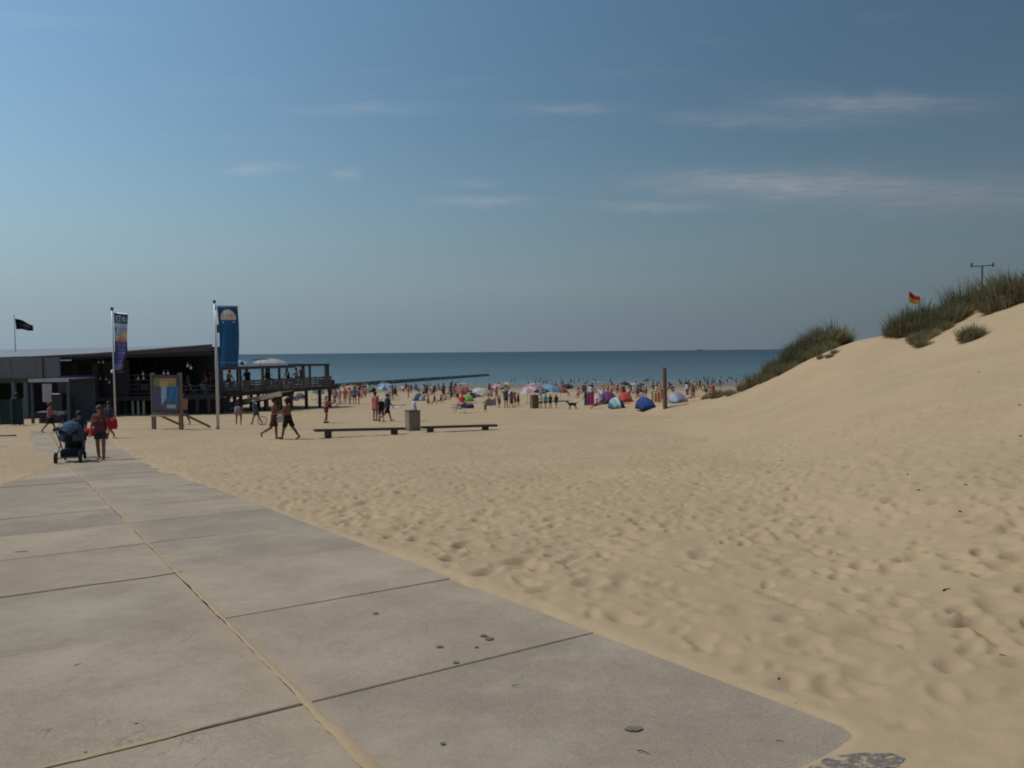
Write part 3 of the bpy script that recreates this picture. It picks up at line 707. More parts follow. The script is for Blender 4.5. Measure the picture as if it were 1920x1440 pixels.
HAIRM = {'dark': M('hair_dark', L(34, 27, 24), 0.6, 30, .3), 'brown': M('hair_brown', L(74, 52, 38), 0.6, 30, .3), 'blond': M('hair_blond', L(170, 138, 92), 0.6, 30, .3), 'grey': M('hair_grey', L(150, 146, 140), 0.6, 30, .3)}
SHOEM = M('shoe_dark', L(38, 34, 33), 0.7); EYEM = M('eye_dark', (0.01, 0.01, 0.012), 0.3)
def lowest(J): return min(min(J['A' + s][2] - .06, J['B' + s][2] - .032) for s in 'LR')
def near_person(label, u, v, px, rz, pose, skin=0, top=None, bot=None, hair=('short', 'dark'), fem=False, fat=1.0, shoes=None, group=None, at=None, Hm=None, fem_top=None):
    """person seen large enough for clothes of their own. px = height in photo pixels"""
    p = at or G(u, v); J = skeleton(pose)
    zmin = lowest(J); top_z = max(J['H'][2] + .115, 0.3) - zmin
    hm = Hm or min(1.95, max(0.8, px * p.y / F_PX / max(0.45, top_z / 1.70) * 1.0)); k = hm / 1.72
    h = 0.0105 / k
    v_, q_, t_ = sdf_mesh(body_prims(J, fem, fat, fingers=True), h, 0.025)
    v_[:, 2] -= zmin
    o = link('person', np_mesh('person', v_, q_, [_skins[skin]]))
    o.location = p; o.rotation_euler = (0, 0, rz); o.scale = (k, k, k)
    tag(o, label, 'person', group)
    def child(nm, prims, mat, vox=0.014, kk=0.02):
        a, b, _ = sdf_mesh(prims, vox, kk); a[:, 2] -= zmin
        return link(nm, np_mesh(nm, a, b, [mat]), o)
    child('hair' if hair[0] not in ('cap', 'hat') else hair[0], hair_prims(J, hair[0]), hair[1] if not isinstance(hair[1], str) else HAIRM[hair[1]])
    if top: child({'tee': 'shirt', 'tank': 'tank_top', 'tunic': 'tunic', 'dress': 'dress', 'bra': 'bikini_top'}[top[0]], cloth_prims(J, top[0], fem, fat), top[1])
    if bot: child({'shorts': 'shorts', 'briefs': 'swim_briefs', 'trunks': 'swim_trunks', 'trousers': 'trousers', 'skirt': 'skirt'}[bot[0]], cloth_prims(J, bot[0], fem, fat), bot[1])
    fw = np.array([0, J['hd'][2], -J['hd'][1]])
    for s in (-1, 1):
        e = J['H'] + s * .033 * np.array([1., 0, 0]) + .005 * J['hd'] + .086 * fw; e[2] -= zmin
        MB().ball(e, .011, 6, 4).build('eye', EYEM, o)
    if shoes:
        for s in 'LR':
            child('shoe', [(J['A' + s] - np.array([0, .03, .03]), J['B' + s], .047, .042, 0, 0)], shoes)
    return o, J, zmin, k
# ---- far figures: one continuous mesh each, clothes as its own coloured areas
_far = {}
def far_mesh(key, pose, clothes, fem, hair, h=0.035):
    if key in _far: return _far[key]
    J = skeleton(pose); pr = body_prims(J, fem, coarse=True)
    for c in clothes: pr += cloth_prims(J, c, fem)
    pr += hair_prims(J, hair)
    v, q, t = sdf_mesh(pr, h, 0.02); v[:, 2] -= v[:, 2].min()
    me = np_mesh('person', v, q, [_skins[0], M('cloth_plain', L(120, 120, 120)), M('cloth_plain', L(120, 120, 120)), HAIRM['dark'], SHOEM], t)
    _far[key] = (me, float(v[:, 2].max())); return _far[key]
WALK = dict(hipL=.38, kneeL=.1, hipR=-.32, kneeR=.35, armL=(-.35, .12, .25), armR=(.35, .12, .3), footR=-.25)
STAND = dict(hipL=.03, hipR=-.03, armL=(.0, .12, .2), armR=(.08, .1, .25))
WAIST = dict(hipL=.1, kneeL=.1, hipR=-.05, kneeR=.05, armL=(.25, .2, 1.2), armR=(.2, .15, .3))
SIT = dict(lean=-.15, hipL=1.5, hipR=1.42, kneeL=1.2, kneeR=.75, armL=(-.55, .2, .2), armR=(-.5, .25, .15), footL=.2, footR=.1)
CROUCH = dict(lean=.75, hipL=1.75, hipR=1.6, kneeL=2.2, kneeR=2.2, armL=(.9, .15, .3), armR=(.8, .1, .5), footL=.4, footR=.45)
BEND = dict(lean=1.15, hipL=.15, hipR=.0, kneeL=.15, kneeR=.1, armL=(1.15, .1, .2), armR=(1.0, .1, .3))
ARMUP = dict(hipL=.1, hipR=-.1, armL=(2.6, .3, .2), armR=(.2, .2, .4))
CHILDW = dict(hipL=.3, kneeL=.15, hipR=-.25, kneeR=.3, armL=(.5, .3, .5), armR=(-.3, .3, .3))
KEYS = {'walk': (WALK, ('shorts', 'tee'), False, 'short'), 'walkf': (WALK, ('skirt', 'tank'), True, 'long'), 'stand': (STAND, ('trunks',), False, 'short'), 'standtee': (STAND, ('shorts', 'tee'), False, 'cap'),
        'standf': (WAIST, ('briefs', 'tank'), True, 'bun'), 'dress': (WAIST, ('dress',), True, 'long'), 'hat': (STAND, ('shorts', 'tee'), False, 'hat'), 'sit': (SIT, ('trunks',), False, 'short'), 'sittee': (SIT, ('shorts', 'tee'), False, 'hat'),
        'sitf': (SIT, ('briefs', 'tank'), True, 'long'), 'crouch': (CROUCH, ('shorts', 'tee'), False, 'short'), 'bend': (BEND, ('shorts', 'tee'), False, 'short'), 'armup': (ARMUP, ('trunks',), False, 'short'), 'child': (CHILDW, ('trunks',), False, 'short'), 'trousers': (WALK, ('trousers', 'tee'), False, 'short')}
def CM(rgb):
    return cloth('fabric_%d_%d_%d' % rgb, rgb, 0.15)
def far_person(label, u, v, px, rz, kind, top=(90, 90, 100), bot=(50, 50, 60), skin=0, hair='dark', group=None, at=None):
    p = at or G(u, v); pose, clothes, fem, hs = KEYS[kind]
    me, hgt = far_mesh(kind, pose, clothes, fem, hs)
    o = link('person', me); k = max(0.45, min(1.15, px * p.y / F_PX / hgt)); k = max(k, 0.62 if kind != 'child' else 0.45)
    o.location = p; o.rotation_euler = (0, 0, rz); o.scale = (k, k, k)
    for i, m in enumerate((_skins[skin], CM(top), CM(bot), HAIRM[hair] if isinstance(hair, str) else CM(hair), SHOEM if kind in ('walk', 'standtee', 'trousers', 'hat') else _skins[skin])):
        o.material_slots[i].link = 'OBJECT'; o.material_slots[i].material = m
    return tag(o, label, 'person', group)
# ------------------------------------------------------------------ the beach pavilion on the left
WH = M('white_paint', L(214, 214, 212), 0.6, 3, .08); GREYP = M('grey_board', (0.150, 0.155, 0.170), 0.8, 4, .2, .2, stretch=(3, 3, .4)); DARKP = M('dark_board', (0.060, 0.067, 0.086), 0.75, 4, .3, .2)
DKW = wood('dark_timber', (76, 66, 60)); MIDW = wood('weathered_timber', (128, 112, 92)); PALEW = wood('pale_timber', (196, 180, 152), .2); STEEL = M('pole_metal', L(190, 190, 192), 0.35, 8, .08, metal=.3)
ROOFM = M('roof_sheet', (0.25, 0.25, 0.25), 0.7, 1.5, .15, .1); FASC = M('fascia_panel', (0.085, 0.092, 0.105), 0.6, 3, .2); DECKW = wood('deck_timber', (84, 74, 66))
def glass_mat():
    m, nt, b = new_mat('dark_glass'); b.inputs['Base Color'].default_value = (0.035, 0.042, 0.055, 1); b.inputs['Roughness'].default_value = 0.15; b.inputs['Specular IOR Level'].default_value = 0.5
    return m
GLASS = glass_mat()
FLOOR_Z = -1.67
def part(parent, name, mb, mat, smooth=False):
    o = mb.build(name, mat, None, smooth); o.parent = parent; o.matrix_parent_inverse = Matrix.Translation(-parent.location); return o
def pavilion():
    root = thing('beach_pavilion', W(150, 770, 64), 'long low beach pavilion with pale roof and dark upswept eave', 'building')
    fr = [W(-260, 676.5, 50), W(-60, 673, 53), W(60, 669.5, 55), W(170, 664, 58), W(280, 656, 60.5), W(398, 646.5, 63)]
    bk = [W(-260, 658, 76), W(-60, 657, 77), W(60, 654.5, 78), W(170, 652, 79), W(280, 649.5, 80), W(398, 647.5, 81)]
    th = [.2, .22, .24, .32, .52, .78]
    def lerp(a, i): k = min(int(i), len(a) - 2); f_ = i - k; return a[k] * (1 - f_) + a[k + 1] * f_
    top = MB().sheet(lambda a, b: lerp(fr, a * 5) * (1 - b) + lerp(bk, a * 5) * b, 20, 6); part(root, 'roof', top, ROOFM)
    low = MB().sheet(lambda a, b: (lerp(fr, a * 5) - Vector((0, 0, lerp(th, a * 5)))) * (1 - b) + (lerp(bk, a * 5) - Vector((0, 0, .3))) * b, 20, 6); part(root, 'ceiling', low, M('ceiling_board', (0.22, 0.21, 0.2), .8, 3, .2))
    fa = MB()
    fa.sheet(lambda a, b: lerp(fr, a * 5) - Vector((0, .02, lerp(th, a * 5) * .62 * b - .015)), 20, 1); part(root, 'fascia', solid_mb(fa), FASC)
    f2 = MB(); f2.sheet(lambda a, b: lerp(fr, a * 5) - Vector((0, -.12, lerp(th, a * 5) * (.6 + .5 * b))), 20, 1); part(root, 'lower_fascia', solid_mb(f2), M('fascia_plum', (0.045, 0.043, 0.052), .6))
    e = MB(); e.sheet(lambda a, b: (fr[5] * (1 - a) + bk[5] * a) - Vector((-.01, 0, (.78 * (1 - a) + .3 * a) * b)), 4, 1); part(root, 'gable_fascia', e, FASC)
    ed = MB()
    for i in range(20): ed.beam(lerp(fr, i / 4) + Vector((0, -.05, .02)), lerp(fr, (i + 1) / 4) + Vector((0, -.05, .02)), .06, .09)
    part(root, 'roof_edge', ed, M('roof_trim', (0.2, 0.2, 0.21), .5))
    # left wing: panelled upper wall above an open ground floor
    us = [-260, -150, -60, 22, 66, 82, 112]
    for i, (a, b) in enumerate(zip(us[:-1], us[1:])):
        p, q = W(a, 671, 54), W(b, 671, 54); z0 = W(0, 712, 54).z; mb = MB()
        mb.box(((p.x + q.x) / 2, 54.0 - (.05 if i == 4 else 0), (p.z + z0) / 2 - .1), (q.x - p.x - .03, .16 if i != 4 else .3, p.z - z0 + .25))
        part(root, 'wall_panel' if i != 4 else 'pilaster', mb, GREYP if i != 4 else M('pilaster_grey', (0.135, 0.135, 0.145), .7))
    p, q = W(-260, 0, 54), W(112, 0, 54)
    part(root, 'lintel', MB().box(((p.x + q.x) / 2, 53.9, W(0, 714, 54).z), (q.x - p.x, .3, .26)), DKW)
    part(root, 'back_wall', MB().box(((p.x + q.x) / 2 - 1.2, 62, -.9), (q.x - p.x + 2.4, .2, 4.2)), DARKP)
    part(root, 'end_wall', MB().box((p.x + .1, 58, -1.0), (.2, 8, 4.0)), GREYP)
    for u in (-256, -150, -60): part(root, 'column', MB().box((W(u, 0, 54).x, 54.1, -1.6), (.24, .24, 3.0)), DARKP)
    for u in (3, 26): part(root, 'door_frame', MB().box((W(u, 0, 54).x, 53.8, -1.55), (.24, .2, 2.7)), M('frame_blue_grey', (0.10, 0.125, 0.14), .6))
    # right wing: glazed room behind the terrace
    part(root, 'floor', MB().quadslab([W(105, 0, 60).xy.to_3d() + Vector((0, 0, FLOOR_Z)), Vector((W(402, 0, 63).x, 62.4, FLOOR_Z)), Vector((W(402, 0, 80).x, 80, FLOOR_Z)), Vector((W(105, 0, 80).x, 80, FLOOR_Z))], .35), DKW)
    for i in range(9):
        a, b = 114 + i * 32, 114 + (i + 1) * 32; x0, x1 = W(a, 0, 69).x, W(b, 0, 69).x; zt = W((a + b) / 2, 668 - i * 1.4, 62).z + .35
        w = part(root, 'window', MB().box(((x0 + x1) / 2, 69, (FLOOR_Z + zt) / 2), (x1 - x0 - .12, .05, zt - FLOOR_Z)), GLASS)
        fr_ = MB(); fr_.box((x0, 68.95, (FLOOR_Z + zt) / 2), (.1, .16, zt - FLOOR_Z)).box(((x0 + x1) / 2, 68.96, FLOOR_Z + 1.0), (x1 - x0, .1, .08))
        f_o = fr_.build('frame', DARKP, None); f_o.parent = w
    for u in (118, 156): part(root, 'column', MB().box((W(u, 0, 60.5).x, 60.5, -.4), (.28, .28, 2.7)), DARKP)
    part(root, 'dark_opening', MB().box((W(135, 0, 61).x, 61.2, -.55), (W(157, 0, 61).x - W(113, 0, 61).x, .2, 2.3)), M('opening_shade', (0.04, 0.045, 0.06), .7))  # flat panel stands for a dark opening, its shade put into the colour
    for u in (398,): part(root, 'column', MB().box((W(u - 4, 0, 63).x, 63.3, -.1), (.22, .22, 3.0)), DARKP)
    # slatted wind screen along the terrace
    x0, x1 = W(160, 0, 62).x, W(288, 0, 62).x
    for v in (704, 713, 721, 729, 738): part(root, 'rail', MB().box(((x0 + x1) / 2, 62, W(225, v, 62).z), (x1 - x0, .05, .1)), M('rail_grey', (0.075, 0.078, 0.095), .6))
    for i in range(6):
        x = x0 + (x1 - x0) * i / 5; part(root, 'rail_post', MB().box((x, 62.06, W(225, 720, 62).z), (.09, .07, 1.75)), DARKP)
    x2 = W(400, 0, 63).x
    for v in (724, 732, 740): part(root, 'rail', MB().beam((x1, 62.1, W(288, v, 62).z), (x2, 63.2, W(398, v, 63).z), .05, .1), DARKP)
    # piles and skirting below the terrace
    for u in (170, 185, 200, 212, 226, 236.5, 247, 263.5, 279, 300, 325, 350, 372):
        x = W(u, 0, 61.6).x; zg = surf(x, 61.6); pale = u in (226, 236.5, 247, 263.5)  # pale ones stand in for lit sand showing through gaps
        part(root, 'pile', MB().tube((x, 61.6, zg - .3), (x, 61.6, FLOOR_Z - .3), .1 if pale else .12, n=10), M('lit_gap_pile', L(206, 200, 186), .8, 5, .15) if pale else DKW)
    part(root, 'skirting', MB().box(((W(105, 0, 64).x + x2) / 2, 64.5, -2.6), (x2 - W(105, 0, 64).x, .12, 1.2)), DARKP)
    # lamps under the eave
    for u, v in ((185, 679), (193, 679), (268, 701), (352, 686), (358, 690), (188, 710), (199, 711), (205, 717), (259, 710), (269, 709), (307, 700), (315, 700)):
        p = W(u, v, 61.6); part(root, 'lamp', MB().ball(p, .1, 8, 6).tube(p + Vector((0, 0, .08)), p + Vector((0, 0, .3)), .012, n=4), M('lamp_globe', (0.88, 0.88, 0.9), .4), True)
    part(root, 'awning_bracket', MB().tube(W(388, 656, 63), W(403, 656, 63), .09), DARKP)
    return root
def solid_mb(mb): return mb
pavilion()

# ---- deck terrace towards the sea
def terrace():
    root = thing('terrace_deck', W(510, 745, 74), 'raised timber terrace on piles with pergola beside the pavilion', 'terrace')
    A, B = Vector((W(402, 0, 66).x, 66, FLOOR_Z)), Vector((W(621, 0, 79.5).x, 79.5, FLOOR_Z)); d = (B - A).normalized(); nrm = Vector((-d.y, d.x, 0))
    C, D = B + nrm * 9, A + nrm * 12
    n = 60                                     # floor planks across the terrace
    pm = MB()
    for i in range(n):
        a0, a1 = i / n, (i + 1) / n - .0012
        pm.quadslab([A.lerp(B, a0), A.lerp(B, a1), D.lerp(C, a1), D.lerp(C, a0)], .06)
    tag(part(root, 'planking', pm, DECKW), kind='stuff')
    part(root, 'edge_beam', MB().beam(A + Vector((0, 0, -.22)), B + Vector((0, 0, -.22)), .2, .32), DKW)
    part(root, 'edge_beam', MB().beam(B + Vector((0, 0, -.22)), C + Vector((0, 0, -.22)), .2, .32), DKW)
    for t in (.0, .14, .28, .42, .56, .70, .83, .93):
        for k in (.3, 5.5):
            p = A.lerp(B, t) + nrm * k; part(root, 'pile', MB().tube((p.x, p.y, surf(p.x, p.y) - .3), (p.x, p.y, FLOOR_Z - .06), .17, .16, 10), DKW)
    # low boarded balustrade
    for z in (.2, .42, .64, .86): part(root, 'rail', MB().beam(A + Vector((0, 0, z)), A.lerp(B, .93) + Vector((0, 0, z)), .05, .17), M('balustrade_board', (0.115, 0.108, 0.108), .7, 3, .25))
    for i in range(13): p = A.lerp(B, .93 * i / 12) + nrm * .08; part(root, 'rail_post', MB().box((p.x, p.y, FLOOR_Z + .5), (.09, .09, 1.0)), DKW)
    part(root, 'planter_box', MB().box(B + nrm * .4 + Vector((-.9, -.1, .25)), (1.9, .6, .5), rz=math.atan2(d.y, d.x)), DKW)
    # pergola
    ht = 2.05
    for t in (.16, .34, .48, .70, .76, .93):
        p = A.lerp(B, t) + nrm * .6; w = .34 if t == .93 else .17
        part(root, 'pergola_post', MB().box((p.x, p.y, FLOOR_Z + ht / 2), (w, w, ht), rz=math.atan2(d.y, d.x)), DKW)
        if t > .2: q = A.lerp(B, t) + nrm * 6; part(root, 'pergola_post', MB().box((q.x, q.y, FLOOR_Z + ht / 2), (.16, .16, ht)), DKW)
    part(root, 'pergola_beam', MB().beam(A.lerp(B, .62) + nrm * .6 + Vector((0, 0, ht + .08)), A.lerp(B, .95) + nrm * .6 + Vector((0, 0, ht + .08)), .2, .2), DKW)
    part(root, 'pergola_beam', MB().beam(A.lerp(B, .02) + nrm * .6 + Vector((0, 0, ht + .0)), A.lerp(B, .62) + nrm * .6 + Vector((0, 0, ht + .0)), .2, .26), M('plum_beam', L(98, 72, 74), .7, 3, .25))
    part(root, 'pergola_beam', MB().beam(A.lerp(B, .95) + nrm * .6 + Vector((0, 0, ht + .08)), A.lerp(B, .95) + nrm * 6 + Vector((0, 0, ht + .08)), .18, .18), DKW)
    return A, B, d, nrm
TA, TB, TD, TN = terrace()
def on_deck(t, k): p = TA.lerp(TB, t) + TN * k; return Vector((p.x, p.y, FLOOR_Z + .005))

# ---- sloping ramp up to the terrace
def ramp_():
    root = thing('access_ramp', G(362, 771), 'pale timber ramp with handrail climbing to the terrace', 'ramp')
    a, b = G(360, 772) + Vector((0, 0, .1)), W(528, 733.5, 67.5); d = (b - a).normalized(); n = Vector((-d.y, d.x, 0)).normalized()
    for i in range(28):
        p, q = a.lerp(b, i / 28), a.lerp(b, (i + .9) / 28); part(root, 'plank', MB().quadslab([p, q, q + n * 1.7, p + n * 1.7], .06), PALEW)
    part(root, 'side_board', MB().beam(a + Vector((0, -.06, -.2)), b + Vector((0, -.06, -.2)), .08, .42), PALEW)
    part(root, 'side_board', MB().beam(a + n * 1.75 + Vector((0, 0, -.2)), b + n * 1.75 + Vector((0, 0, -.2)), .08, .4), DKW)
    for k in (0.02, 1.7):
        for z in (.5, .95): part(root, 'handrail', MB().beam(a + n * k + Vector((0, 0, z)), b + n * k + Vector((0, 0, z)), .06, .1), DKW)
        for i in range(7):
            p = a.lerp(b, i / 6) + n * k; part(root, 'rail_post', MB().box(p + Vector((0, 0, .45)), (.09, .09, 1.05)), DKW)
    for i in range(2, 8):
        for k in (0.1, 1.6):
            p = a.lerp(b, i / 7.2) + n * k; zg = surf(p.x, p.y); part(root, 'pile', MB().tube((p.x, p.y, zg - .2), (p.x, p.y, p.z - .1), .11, n=8), DKW)
ramp_()

# ---- parasols, tents, screens
def parasol(label, p, r, hgt, cols, tilt=(0, 0), gores=8, group=None, flat=.32, name='parasol'):
    if r < 1.4:
        r *= .84; hgt *= .95; cols = [tuple(int(.72 * c + .28 * (sum(q) / 3)) for c in q) for q in cols]
    root = thing(name, p, label, 'parasol', group); mb = MB(); n = gores * 3
    prof = [(0.02, 0), (.35, -.10), (.7, -.42), (1.0, -1.0)]
    T = Matrix.Rotation(tilt[0], 3, 'X') @ Matrix.Rotation(tilt[1], 3, 'Y'); top = Vector((0, 0, hgt))
    for (q, z) in prof:
        for i in range(n):
            t = 2 * math.pi * i / n; sc = 1 - .06 * (1 - abs(math.cos(gores * t / 2))) * q; drop = .05 * q * (1 - abs(math.cos(gores * t / 2)))
            mb.v.append(tuple(T @ Vector((r * q * sc * math.cos(t), r * q * sc * math.sin(t), z * r * flat - drop * r)) + top))
    for j in range(3):
        for i in range(n): mb.f.append((j * n + i, j * n + (i + 1) % n, (j + 1) * n + (i + 1) % n, (j + 1) * n + i)); mb.m.append(((i + 1) // 3 % gores) % len(cols))
    c = mb.build('canopy', [cloth('parasol_%d_%d_%d' % q, q, .4) for q in cols], root); solid(c, .012)
    MB().tube((0, 0, -.25), top + T @ Vector((0, 0, .08)), .022, n=6).build('pole', STEEL, root)
    rb = MB()
    for i in range(gores):
        t = 2 * math.pi * (i) / gores; rb.tube(top + T @ Vector((0, 0, -.05)), top + T @ Vector((r * .97 * math.cos(t), r * .97 * math.sin(t), -r * flat * .97 - .01)), .006, n=4)
    rb.build('ribs', STEEL, root)
    return root
TS = 0.62
def tent(label, p, w, dp, h, cols, rz=0, group=None):
    """pop-up shell: half dome, open at its front (+Y)"""
    cols = [tuple(int(.8 * c + .2 * (sum(q) / 3)) for c in q) for q in cols]
    w, dp, h = w * TS, dp * TS, h * (TS + .08)
    root = thing('beach_tent', p, label, 'tent', group, rz); mb = MB()
    nu, nv = 12, 6
    def fn(a, b):
        t = math.pi * a; x = -math.cos(t) * w / 2; zz = math.sin(t) ** .8 * h
        k = b; return Vector((x * (1 - .25 * k * k), dp * .5 - dp * k, zz * math.cos(k * math.pi / 2 * .98) ** .7 + .02))
    mb.sheet(fn, nu, nv, lambda a, b: int(a * len(cols) * .999) % len(cols))
    c = mb.build('shell', [cloth('tent_%d_%d_%d' % q, q, .3) for q in cols], root, True); solid(c, .015)
    MB().box((0, 0, .012), (w, dp, .02)).build('groundsheet', cloth('tent_floor', (70, 80, 100)), root)
    arc = [fn(i / 12, 0.0) + Vector((0, .01, .0)) for i in range(13)]; MB().path(arc, .012, 5).build('hoop', DARKP, root)
    return root
def windbreak(label, p, q, h, cols, group=None):
    root = thing('windbreak', p, label, 'windbreak', group); d = Vector(q) - Vector(p); n = len(cols)
    for i, c in enumerate(cols):
        mb = MB(); a, b = d * (i / n), d * ((i + 1) / n)
        mb.sheet(lambda s, t: a.lerp(b, s) + Vector((0, .06 * math.sin(math.pi * s), .08 + (h - .08) * t)), 4, 2); solid(mb.build('panel', cloth('wind_%d_%d_%d' % c, c, .3), root), .01)
    for i in range(n + 1): a = d * (i / n); MB().tube(a + Vector((0, 0, -.25)), a + Vector((0, 0, h + .1)), .018, n=5).build('stake', MIDW, root)
def towel(label, p, rgb, rz=0, group=None, size=(.8, 1.7)):
    mb = MB(); mb.sheet(lambda a, b: Vector(((a - .5) * size[0], (b - .5) * size[1], .03 + .015 * math.sin(a * 7) * math.sin(b * 9))), 5, 9)
    o = mb.build('towel', cloth('towel_%d_%d_%d' % rgb, rgb, 0.05), None, True); solid(o, .012); o.location = p; o.rotation_euler = (0, 0, rz); return tag(o, label, 'towel', group)
def camp_chair(label, p, rgb, rz=0, group=None):
    r = thing('camp_chair', p, label, 'chair', group, rz); c = cloth('chair_%d_%d_%d' % rgb, rgb)
    solid(MB().sheet(lambda a, b: Vector(((a - .5) * .5, (b - .5) * .45, .4 - .04 * math.sin(math.pi * a))), 4, 4).build('seat', c, r), .01)
    solid(MB().sheet(lambda a, b: Vector(((a - .5) * .5, -.22 - .14 * b, .42 + .42 * b)), 4, 4).build('backrest', c, r), .01)
    for sx in (-.26, .26):
        for sy, y2 in ((.22, -.22), (-.24, .2)): MB().tube((sx, sy, 0), (sx, y2 * .9, .42), .012, n=5).build('leg', STEEL, r)
        MB().box((sx, -.02, .58), (.05, .46, .025)).build('armrest', DARKP, r)
    return r
# parasols on the terrace
parasol('wide off-white terrace parasol behind the plum beam, nearest the pavilion', on_deck(.27, 3.5), 1.6, 2.8, [(206, 200, 194)], flat=.22)
parasol('wide cream terrace parasol in the middle of the deck', on_deck(.62, 3.8), 1.7, 2.8, [(205, 196, 182)], flat=.24)
parasol('flat black terrace parasol on a thick mast', on_deck(.43, 2.2), 1.0, 2.95, [(40, 40, 44)], flat=.07)
def pub_table(label, p, rz=0):
    r = thing('terrace_table', p, label, 'table', 'tables on the terrace', rz); MB().box((0, 0, .73), (1.0, .75, .04)).build('table_top', DECKW, r); MB().tube((0, 0, .03), (0, 0, .71), .04).build('leg', DARKP, r); MB().box((0, 0, .015), (.5, .5, .03)).build('base', DARKP, r)
for i, (t, k) in enumerate(((.1, 2.2), (.25, 2.0), (.4, 3.6), (.55, 2.2), (.7, 3.0), (.84, 2.2))): pub_table('small dark table standing on the raised terrace', on_deck(t, k), .3 * i)
tp = [(.05, 2.6, 'standtee', (88, 60, 92), 'purple'), (.12, 1.4, 'sit', (60, 80, 110), 'slate'), (.28, 1.6, 'hat', (40, 44, 56), 'charcoal'), (.34, 2.6, 'sit', (120, 100, 60), 'ochre'), (.47, 1.8, 'sittee', (50, 60, 58), 'dark green'), (.52, 2.8, 'standf', (70, 76, 60), 'olive'), (.63, 1.6, 'sitf', (80, 52, 60), 'maroon'), (.74, 2.0, 'sit', (96, 60, 66), 'wine red'), (.82, 2.4, 'standtee', (48, 60, 90), 'navy')]
for t, k, kd, c, nm in tp:
    p = on_deck(t, k); 
    if kd.startswith('sit'): p.z += .35
    far_person('guest in %s on the raised terrace beside the pavilion' % nm, 0, 0, 40, 2.2 + t * 5, kd, c, (50, 52, 60), at=p)
    if kd.startswith('sit'): camp_chair('dark chair under the guest in %s on the terrace' % nm, on_deck(t, k), (46, 46, 50), 2.2 + t * 5)
for i, (u, kd, c, nm) in enumerate(((172, 'standtee', (60, 62, 70), 'grey'), (205, 'sit', (150, 150, 156), 'pale'), (232, 'standf', (80, 86, 100), 'slate'), (268, 'hat', (140, 140, 146), 'light'), (300, 'standtee', (54, 58, 70), 'dark'), (330, 'walk', (96, 104, 98), 'sage'), (366, 'standf', (70, 60, 64), 'brown'))):
    p = Vector((W(u, 0, 64.2).x, 64.2 + .3 * (i % 2), FLOOR_Z + .005)); far_person('guest in %s clothes in the shade behind the slatted pavilion screen' % nm, 0, 0, 38, 3.0 + i, kd, c, (44, 44, 50), at=p)

for i, u in enumerate((166, 180, 192, 204, 219, 238, 252, 268, 296, 312, 340, 356)):
    camp_chair('pale chair on the shaded pavilion terrace behind the screen', Vector((W(u, 0, 63.2).x, 63.2 + .5 * (i % 3), FLOOR_Z)), (206, 206, 208) if i % 3 else (130, 134, 140), 1.1 * i, 'chairs in the shade of the pavilion')
for i, u in enumerate((173, 198, 228, 260, 304, 348)): pub_table('small dark table on the shaded pavilion terrace behind the screen', Vector((W(u, 0, 63.8).x, 63.8, FLOOR_Z)), .2 * i)
# ---- snack kiosk under the left wing
def kiosk():
    p0 = G(68, 795); y = p0.y; X = lambda u, yy=y: W(u, 0, yy).x; g = p0.z
    r = thing('snack_kiosk', p0, 'small dark kiosk with pale canopy edge and counter at far left', 'kiosk')
    cx, wd_ = (X(32) + X(105)) / 2, X(105) - X(32); zt = W(68, 714, y).z
    part(r, 'canopy', MB().box((cx, y + 1.4, zt + .05), (wd_ + .1, 3.0, .08)), DARKP); part(r, 'canopy_edge', MB().box((cx, y - .12, zt + .02), (wd_ + .1, .06, .19)), M('canopy_white', L(176, 170, 170), .6))
    for u in (34, 103): part(r, 'post', MB().box((X(u), y, (g + zt) / 2), (.13, .13, zt - g)), M('post_slate', L(74, 78, 92), .6))
    part(r, 'back_wall', MB().box((cx, y + 2.8, (g + zt) / 2), (wd_, .1, zt - g + .4)), DARKP)
    zc = W(68, 773, y).z
    part(r, 'counter_top', MB().box(((X(42) + X(94)) / 2, y + .25, zc), (X(94) - X(42), .6, .05)), M('counter_steel', L(150, 158, 156), .4))
    for i in range(5):
        zb = g + (zc - g) * (i + .5) / 5; part(r, 'counter_board', MB().box(((X(44) + X(92)) / 2, y + .3, zb), (X(92) - X(44), .5 - .02 * (i % 2), (zc - g) / 5 - .02)), M('counter_slate', (0.035, 0.04, 0.045), .7))
    part(r, 'menu_board', MB().box((X(63, y + 2.7), y + 2.7, W(63, 737, y + 2.7).z), (.6, .04, 1.15)), M('menu_grey', L(168, 164, 170), .6))
    part(r, 'fridge', MB().box((X(86, y + 2.3), y + 2.3, g + .85), (.7, .6, 1.7), ch=.03), M('fridge_dark', (0.03, 0.032, 0.03), .4))
    return r
kiosk()
p = G(8, 800, y0=30); windbreak('dark green canvas screen beside the kiosk at the left edge', Vector((W(-30, 0, p.y).x, p.y, p.z)), Vector((W(14, 0, p.y).x, p.y + .1, p.z)), 1.5, [(46, 66, 66), (40, 56, 60)])
def tarp():
    p = G(140, 776); mb = MB(); mb.lathe([(.62, 0), (.66, .12), (.6, .42), (.44, .66), (.2, .78), (0.01, .8)], 14)
    v = np.array(mb.v); v[:, :2] *= (1 + .18 * fbm(v[:, 0] * 3 + 5, v[:, 1] * 3 + v[:, 2] * 2, 3, 3))[:, None]; mb.v = [tuple(q) for q in v]
    o = mb.build('covered_heap', M('tarpaulin', L(74, 78, 74), .8, 5, .2, .3), None, True); o.location = p - Vector((0, 0, .03)); tag(o, 'dark grey tarpaulin-covered heap in front of the pavilion piles', 'heap')
tarp()
p = G(128, 768, y0=45); r = thing('serving_table', p + Vector((0, 1.0, 0)), 'narrow table with white top under the pavilion by the kiosk', 'table')
MB().box((0, 0, .78), (1.6, .6, .05)).build('table_top', WH, r)
for sx in (-.7, .7): MB().box((sx, 0, .38), (.06, .5, .76)).build('leg', DARKP, r)

